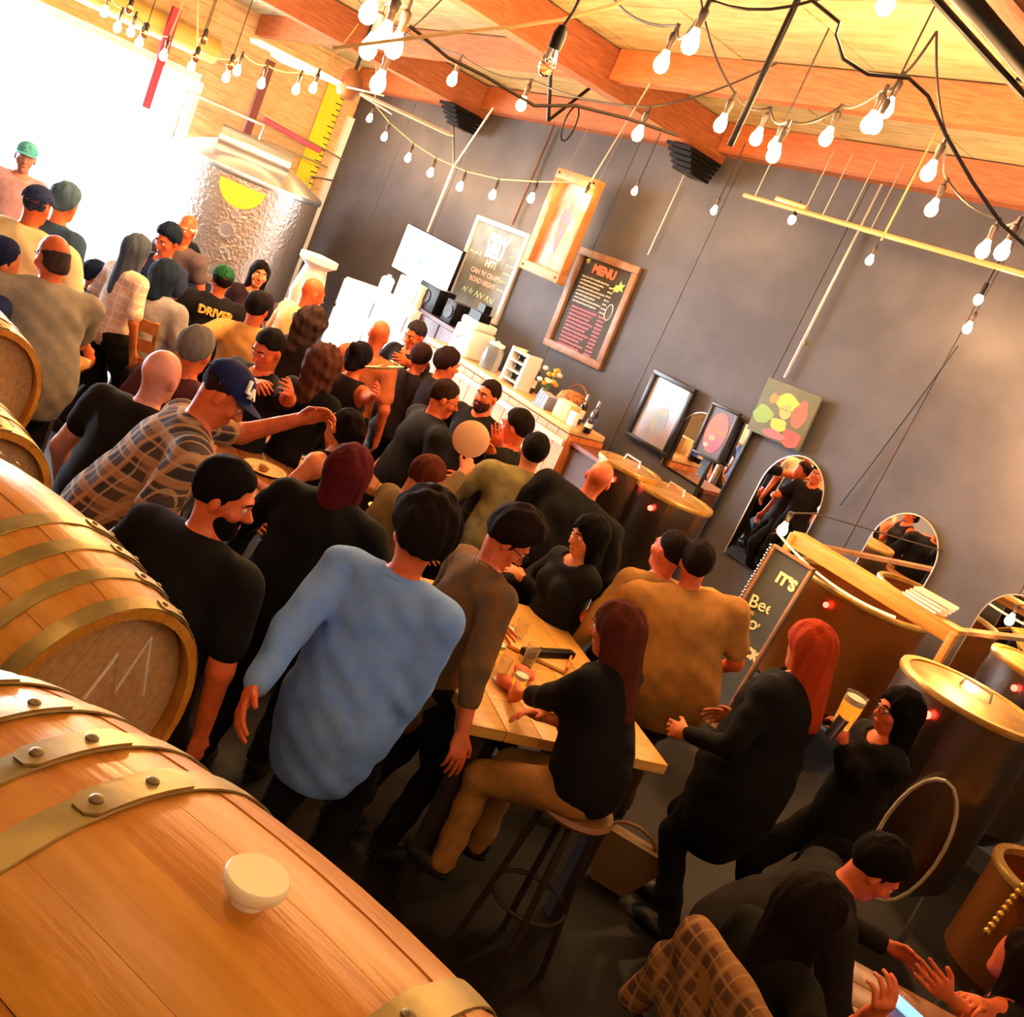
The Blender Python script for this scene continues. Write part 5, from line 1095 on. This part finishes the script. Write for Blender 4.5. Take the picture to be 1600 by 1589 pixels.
# --- bottom right
P_('lowman', (1368, 1358), 1.18, 95, 'man in a dark jacket bending his orange lit face down, bottom right', h=1.76, w=1.25, lean=32, hair='short', vol=.006, hcol='120c0a', shirt='1c1712', sleeve=1.9, loose=.02, hp=30, skin='red', detail=True, L=(.05, .4, -.2), R=(.1, .35, -.3), seat=True)
P_('backw', (1268, 1425), 1.20, 62, 'woman with very long dark hair seated on the jacket covered chair', sex='f', h=1.66, w=1.05, lean=6, hair='long', vol=.02, hcol='160e0c', shirt='120f0e', sleeve=.6, L=(.1, .3, -.3), R=('px', 1352, 1590, 2.9), skin='red', eyes=False, res=.015, seat=True, detail=True, curlR=1.0)
P_('edgew', (1596, 1498), 1.14, -52, 'person at the bottom right edge with bare arms stretched over the low table', sex='f', h=1.68, lean=14, hair='long', hcol='1a100e', shirt='1a1110', sleeve=.4, L=('px', 1390, 1498, 3.15), R=('px', 1400, 1580, 3.0), skin='red', detail=True, seat=True, eyes=False)
# --- middle crowd
P_('glassman', (694, 622), 1.58, 62, 'broad man in black with glasses and short hair facing right toward the bar', h=1.78, w=1.42, hair='buzz', hcol='2a1c16', shirt='0f0d0f', sleeve=.9, glasses=True, loose=.03, hem=.08, skin='red', hy=12, hp=8, L=(.1, .25, -.4), R=(.16, .05, -.5))
P_('smiler', (762, 618), 1.56, 212, 'smiling bearded man in a black v-neck shirt before the bar', h=1.76, w=1.2, hair='buzz', hcol='20140f', beard='3a2018', shirt='120e10', sleeve=.6, skin='red', hp=6, L=(.05, .3, -.35), R=(.1, .2, -.4))
P_('lowred', (664, 748), 1.40, 55, 'man with reddish hair ducking below the raised paper plate', h=1.70, lean=20, hair='short', hcol='4a2014', shirt='6a5430', sleeve=1.8, skin='tan', hp=25, R=('px', 738, 722, 5.9), L=(.1, .35, -.3), eyes=False)
P_('profile', (538, 668), 1.46, -62, 'woman with an orange lit profile looking down left, dark hair behind', sex='f', h=1.66, hair='pony', hcol='140c0a', shirt='120e0e', tank=True, sleeve=.3, skin='tan', hp=-12, L=(.1, .3, -.25), R=(.1, .3, -.35))
P_('longbrown', (506, 572), 1.56, 15, 'woman with big wavy brown hair and a black top seen from behind', sex='f', h=1.68, hair='curly', vol=.004, hcol='4c2a20', shirt='100e11', sleeve=.45, skin='red', eyes=False, R=(.2, .1, -.48), L=(.2, .25, -.35))
P_('downman', (420, 545), 1.54, 205, 'man in black with a red lit face looking down at his hands', h=1.76, w=1.15, hair='buzz', hcol='1a1414', shirt='14121a', sleeve=.7, skin='red', hp=30, L=('px', 455, 610, 5.6), R=('px', 430, 620, 5.6))
P_('tankw', (562, 560), 1.56, 18, 'woman with dark pinned hair in a black tank top lifting a paper plate', sex='f', h=1.68, hair='bun', hcol='16121a', shirt='1c1218', tank=True, skin='red', eyes=False, R=('px', 600, 612, 6.3), L=(.15, .2, -.4))
P_('orangeback', (592, 524), 1.62, 12, 'bald man in an orange shirt seen from behind against the white fridge', h=1.78, hair='bald', shirt='c86a3c', skin='red', eyes=False, sleeve=.7)
P_('barman', (649, 523), 1.60, 210, 'man in black with a white print looking down in front of the plum cabinet', h=1.74, hair='buzz', hcol='2a2426', shirt='131018', hp=25, skin='red', L=('px', 618, 560, 8.2), R=(.1, .3, -.35))
P_('darkhead', (657, 560), 1.50, 20, 'person with short dark hair low in front of the man with the white print', h=1.68, hair='short', hcol='2a1a1a', shirt='1a1016', skin='red', eyes=False)
P_('barhead', (698, 570), 1.56, 55, 'person with dark curly hair leaning at the left part of the bar', h=1.72, hair='short', vol=.01, hcol='241614', shirt='1c1214', skin='red', sleeve=.6, L=(.1, .3, -.2))
P_('bald', (252, 588), 1.58, 15, 'bald man in a black t-shirt behind the plaid shirt, seen from behind', h=1.80, w=1.15, hair='bald', skin='pale', shirt='131014', eyes=False, lean=10, loose=.015)
P_('greyhair', (306, 548), 1.60, 10, 'grey haired man seen from behind above the navy cap', h=1.76, hair='grey', hcol='6a6460', skin='red', shirt='5a2c30', eyes=False)
P_('curlyw', (487, 508), 1.56, 35, 'woman with curly dark brown hair left of the white fridge', sex='f', h=1.66, hair='curly', hcol='3a2a26', shirt='2a2028', skin='red', eyes=False)
P_('cream', (488, 458), 1.66, 48, 'man with a shaved red head in a bright cream shirt near the steel tank', h=1.80, w=1.2, hair='bald', skin='red', shirt='f2cc94', sleeve=.7, loose=.02, lean=4, hp=8)
P_('tanarm', (402, 482), 1.50, 8, 'person with dark hair in a tan long sleeved top reaching far left', h=1.72, w=1.25, hair='short', hcol='1a151a', shirt='c8924e', shirt2='b88448', sleeve=1.93, L=('px', 262, 530, 6.6), R=(.1, .3, -.3), skin='red', eyes=False, side=-8, loose=.02)
P_('green', (346, 438), 1.44, -35, 'person in a green cap and black jersey with a yellow word on the back', h=1.70, w=1.2, hair='short', hcol='1a1412', cap='1f5a3c', shirt='14121a', sleeve=.9, loose=.02, skin='red')
P_('smilew', (405, 428), 1.50, 150, 'smiling woman with long black hair at the foot of the steel tank', sex='f', h=1.66, hair='long', hcol='140e10', shirt='2c1a28', skin='tan', sleeve=.5)
P_('greytee', (258, 432), 1.38, 5, 'woman with thick dark hair in a grey top seated on the slatted chair', sex='f', h=1.76, w=1.35, hair='bob', vol=.012, hcol='1c2838', shirt='a9a2a6', sleeve=.8, eyes=False, seat=True, lean=-2, loose=.02, hem=.05)
P_('navy', (293, 405), 1.42, 25, 'person with black hair in a navy top behind the grey top', h=1.72, hair='short', vol=.008, hcol='141c28', shirt='22304e', eyes=False)
P_('redface', (262, 375), 1.58, 195, 'man with a red face and dark hair looking down beside the open door', h=1.76, hair='short', vol=.006, hcol='1a2434', shirt='2c3658', skin='red', hp=25)
P_('whitehair', (291, 358), 1.66, 185, 'man with receding white hair right of the red faced man', h=1.76, hair='fringe_bald', hcol='d8d4d2', shirt='6a5a60', skin='red', hp=10)
P_('longhairw', (215, 392), 1.52, 25, 'woman with long ash hair in a pale checked top near the door', sex='f', h=1.68, hair='long', vol=.006, hcol='46505e', shirtm=m_plaid('plaid_pale', 'ecd4b8', 'd8b8b0', 'e8c090', 'f4e8d8', 10.), sleeve=.8, eyes=False)
P_('greyman', (82, 402), 1.62, -48, 'balding man in a grey t-shirt leaning over the table at the left edge', h=1.80, w=1.4, lean=14, hair='fringe_bald', hcol='3a2c2c', shirt='8c8478', shirt2='7c7468', sleeve=.7, loose=.02, hem=.1, L=(.0, .40, -.28), R=(-.02, .38, -.30), skin='red', hp=25, hy=-15)
P_('leftedge', (2, 408), 1.52, 40, 'person in navy cut off by the left edge with an orange lit arm', h=1.74, hair='short', hcol='1a2040', shirt='24305e', skin='tan', R=('px', 46, 468, 5.9), eyes=False)
P_('bigcream', (58, 322), 1.66, 5, 'big man in a cream shirt and navy cap before the bright doorway', h=1.92, w=1.7, lean=8, hair='buzz', hcol='28304a', cap='2a3866', shirt='e2cc9e', shirt2='d6be90', sleeve=.95, loose=.035, hem=.1, skin='red', eyes=False, L=(.25, .1, -.42), R=(.22, .1, -.45))
P_('cyan', (102, 318), 1.70, 12, 'person with backlit hair right behind the big cream shirt', h=1.78, hair='short', vol=.008, hcol='4a6478', shirt='3c5878', eyes=False)
P_('outside', (40, 246), 1.66, 150, 'person in a turquoise cap and pink top far off in the bright doorway', h=1.74, hair='short', hcol='4a5060', cap='6ad4e4', shirt='e0b0b8', skin='pale')
P_('smallboy', (150, 432), 1.2, 60, 'small dark figure in front of the bright doorway', h=1.4, hair='short', hcol='1c2840', shirt='1e2844', eyes=False)
CHS = Vector((rt.x, rt.y, 0))*.12
bpy.context.view_layer.update()
# --- marks on clothes
def on_head(P, name, body, size, m, th, zz, rad=.0985):
    HX, hc, hs = P['HX'], P['hc'], P['hs']; a = th
    n = V3(math.sin(a)*.85, math.cos(a)*.85, .62); n = nrm(n); x = nrm(np.cross(V3(0, 0, 1), n))*-1; x = nrm(V3(-math.cos(a), math.sin(a), 0)); y = np.cross(n, x)
    o = V3(0, -.012, .040)+V3(n[0]*.0955, n[1]*.1155, n[2]*.101); X, Y, Z, O = HX@x, HX@y, HX@n, hc+HX@(o*hs)
    cap = [k for k in P['root'].children if k.name.startswith('cap')][0]
    return text_mesh(name, body, size, m, cap, frame(O, X, Y, Z), ext=.006, bold=.003)
on_head(PP['plaid'], 'cap_letter', 'L', .07, m_cream, .95, 0); 
t = on_head(PP['plaid'], 'cap_letter', 'A', .058, m_cream, .70, 0); t.location = t.location+Vector((0, 0, -.016))
def on_back(P, name, body, size, m, h, dist=.135):
    O = P['hip']+P['up']*h-P['fwd']*dist; return text_mesh(name, body, size, m, P['root'], frame(O, P['rgt'], P['up'], -P['fwd']) , ext=.02, bold=.003)
m_yel = mat('jersey_yellow', 'f2c060', .6)
on_back(PP['green'], 'jersey_word', 'DRIVER', .085, m_yel, .40, .125)
O = PP['barman']['hip']+PP['barman']['up']*.34+PP['barman']['fwd']*.12
text_mesh('shirt_print', 'TS', .12, m_cream, PP['barman']['root'], frame(O, -PP['barman']['rgt'], PP['barman']['up'], PP['barman']['fwd']), ext=.01)
# ================================================================== chairs, seats, held things
seat_under(PP['greytee'], 'orange brown slatted chair behind the woman in the grey top', slats=3)
seat_under(PP['seatedw'], 'round wooden stool under the woman in the black sweater', kind='stool', m=mat('chair_wood_d', '8a5a34', .5))
CH = seat_under(PP['backw'], 'wooden chair in the foreground with a plaid jacket over its back', slats=2, m=mat('chair_wood_l', '9a6a30', .45)); CH.location = CH.location+CHS
seat_under(PP['lowman'], 'stool under the man in the dark jacket', kind='stool'); seat_under(PP['edgew'], 'stool under the person at the bottom right edge', kind='stool')
c = atz(108, 800, .62); o = stool((c.x, c.y), .62, 'bright orange red stool between the barrels and the plaid shirt', mat('stool_red', 'd8501c', .4))
#c = atd(945, 1500, 3.0); chair((c.x, c.y), fyaw(160), 'dark empty chair left of the jacket covered chair', seat=.45, back=c.z+.1 if c.z > .8 else .9, slats=2, m=mat('chair_wood_g', 'b98638', .4))
#c = atz(720, 1330, .5); chair((c.x, c.y), fyaw(30), 'dim wooden chair under the light table', seat=.45, back=.85, slats=2, m=mat('chair_wood_dim', '5a3c28', .6))
# jacket draped on the chair back
def jacket_f(p):
    d = s_ell(p, (0, -.30, .0), (.25, .045, .22)); d = smin(d, s_cap(p, V3(-.20, -.30, .10), V3(-.27, -.30, -.22), .05, .055), .05); d = smin(d, s_cap(p, V3(.20, -.30, .10), V3(.25, -.33, -.22), .05, .055), .05); d = smin(d, s_cap(p, V3(-.2, -.29, .16), V3(.2, -.29, .16), .045, .045), .05)
    return d+.012*np.sin(p[:, 0]*28+3*np.sin(p[:, 2]*10))*np.sin(p[:, 2]*9+1)
q = empty('draped_jacket', CH.location, CH.rotation_euler, label='brown plaid jacket draped over the foreground chair back', cat='jacket')
zc_ = PP['backw']['hip'][2]-.10+.34
jk = np_mesh('jacket_body', [polygonize(jacket_f, V3(-.35, -.4, -.32), V3(.35, -.2, .25), .013)], m_plaid('plaid_jacket', '7a4e28', '5a3822', '96683a', 'a87c4a', 12.), q); jk.location = (0, 0, zc_)
# plates
m_paper = mat('paper_plate', 'f4dca0', .6)
def plate(c, n, r, label, name='paper_plate', cat='plate', m=m_paper, food=None):
    n = Vector(n).normalized(); x = n.orthogonal().normalized(); o = empty(name, c, label=label, cat=cat); o.matrix_world = frame(c, x, n.cross(x), n)
    MB().lathe([(0, 0), (r*.7, 0), (r*.78, .006), (r*.97, .014), (r, .017), (r*.96, .018), (r*.77, .010), (r*.69, .004), (0, .004)], 36).build('plate', m, o)
    if food:
        for k in range(food): A_ = 2.4*k; MB().ball((r*.35*math.cos(A_)*(k % 3)/2, r*.35*math.sin(A_)*(k % 3)/2, .016), .02, 8, 6, (1.3, 1, .6)).build('food', mat('food_%d' % (k % 2), 'd8a24a' if k % 2 else '9a4a24', .7), o)
    return o
c = hand_world(PP['lowred'], 1); pc = atd(736, 686, 5.85); plate(pc, ray(736, 686), .105, 'round paper plate held upright with its back to the camera', m=mat('plate_tan', 'e8b078', .6))
pc = atd(601, 577, 6.35); n = Vector((-.35, -.25, 1.0)); plate(pc, n, .12, 'cream paper plate balanced on the arm of the woman in the tank top', food=2)
def on_table(px, py, z): return atz(px, py, z)
plate(on_table(413, 735, .932), (0, 0, 1), .13, 'pale plate with food on the crowded table beside the bearded man', food=4)
plate(on_table(598, 800, .932), (0, 0, 1), .10, 'small plate with yellow food behind the blue shirted man', food=3)
m_beer = mat('beer_amber_glow', 'e08a20', .1, trans=.5, emit=.25, ecol=hexc('e08a20')); m_foam = mat('beer_foam', 'fff2d8', .7); m_gl = mat('drink_glass', 'f4f6f8', .05, trans=.95)  # beer given a weak glow of its own, as if lit through
def glass(c, label, beer=True, s=1., m=None, name='beer_glass', group='drinking glasses on the tables'):
    o = empty(name, c, label=label, cat='glass', group=group)
    MB().lathe([(0, 0), (.028*s, 0), (.030*s, .004), (.036*s, .12*s), (.034*s, .12*s), (.027*s, .008), (0, .008)], 20).build('glass', m_gl, o)
    if beer: MB().lathe([(0, .009), (.0265*s, .009), (.0325*s, .088*s), (0, .088*s)], 18).build('beer', m or m_beer, o); MB().lathe([(0, .0885*s), (.0328*s, .0885*s), (.034*s, .108*s), (0, .112*s)], 18).build('foam', m_foam, o)
    return o
c = atd(1313, 1135, 5.0); glass(c, 'glass of beer with white foam raised by the woman with glasses', s=1.5, name='beer_glass')
c = atd(1296, 1150, 5.0); tag(MB().tube([c, c+Vector((.02, 0, .12))], .028, 12).build('steel_tumbler', m_foil), 'small shiny metal tumbler just below the raised beer glass', 'tumbler')
items = [(782, 1010, 'tall glass at the far left of the light table', True), (806, 1000, 'glass beside the folded napkins on the light table', False), (776, 1062, 'clear glass near the left edge of the light table', False), (802, 1085, 'glass of beer nearest the woman in the black sweater', True), (822, 1040, 'empty glass in the middle of the light table', False), (768, 1035, 'orange drink at the left edge of the light table', True)]
for (x, y, l, b) in items: glass(on_table(x, y, ZT), l, b, .95)
for (x, y, l, b) in ((455, 770, 'clear glass at the near end of the crowded table', False), (392, 700, 'half full glass beside the plaid sleeve', True), (440, 705, 'small glass in the middle of the crowded table', False), (470, 738, 'glass of amber beer on the crowded table', True), (495, 760, 'glass near the red haired woman', False)): glass(on_table(x, y, .932), l, b, .9)
# napkins and dark bar across the light table
c = on_table(838, 1020, ZT); o = empty('serving_tray', c, (0, 0, .7), label='light wooden serving tray lying on the far part of the table', cat='tray'); MB().box((0, 0, .012), (.34, .22, .018), None, .005).build('base', mat('tray_light', 'e0a850', .4), o)
for sx in (-1, 1): MB().box((sx*.165, 0, .028), (.012, .22, .03)).build('handle_edge', m_chair, o)
c = on_table(852, 1030, ZT); tag(MB().box((c.x, c.y, .985), (.05, .36, .04), None, .01).build('black_pouch', m_black), 'narrow black pouch lying across the light table', 'pouch')
for k, (x, y) in enumerate(((788, 1075), (815, 1060))): c = on_table(x, y, ZT); tag(MB().ball((c.x, c.y, ZT+.03), .045, 12, 8, (1.4, 1, .6)).build('food_basket', mat('food_red', 'd85a20', .6)), ['left', 'right'][k]+' heap of orange snacks on the light table', 'snack')
# orange folder, purse, phone, tan snack in the hand
c = atz(82, 552, 1.0); tag(MB().box((0, 0, 0), (.30, .22, .012)).build('orange_folder', mat('folder_orange', 'f07818', .5)), 'bright orange folder below the hands of the man in grey', 'folder'); o = bpy.data.objects['orange_folder']; o.location = c+Vector((.05, .0, -.0)); o.rotation_euler = (.5, .2, .9)
c = atz(955, 1375, .02); o = empty('tan_handbag', c, (0, 0, .5), label='dim tan triangular handbag on the dark floor area left of the jacket', cat='bag'); MB().prism([(-.07, 0), (.07, 0), (.15, .16), (.12, .22), (-.12, .22), (-.15, .16)], .07, Matrix.Rotation(pi/2, 4, 'X')).build('body', mat('bag_tan', '8a6a40', .6, col2='7a5a34', scale=6), o); o.scale = (1.3,)*3; MB().tube([(.1*math.cos(t), -.03, .2+.07*math.sin(t)) for t in [pi*k/12 for k in range(13)]], .008, 6).build('strap', m_woodd, o)

c = atd(1340, 1585, 2.9); tag(MB().ball((c.x+.03, c.y, .80), .06, 14, 8, (1.5, 1, .6)).build('pale_cloth', mat('cloth_cream_l', 'f0d890', .8)), 'pale yellow folded cloth on the low table at the bottom edge', 'cloth')
c = atz(1415, 1578, .76); tag(MB().box((c.x, c.y, .765), (.14, .08, .012), None, .003).build('phone', mat('phone_blue', '6a9af0', .2, emit=.6)), 'phone with a blue lit screen on the low table', 'phone')
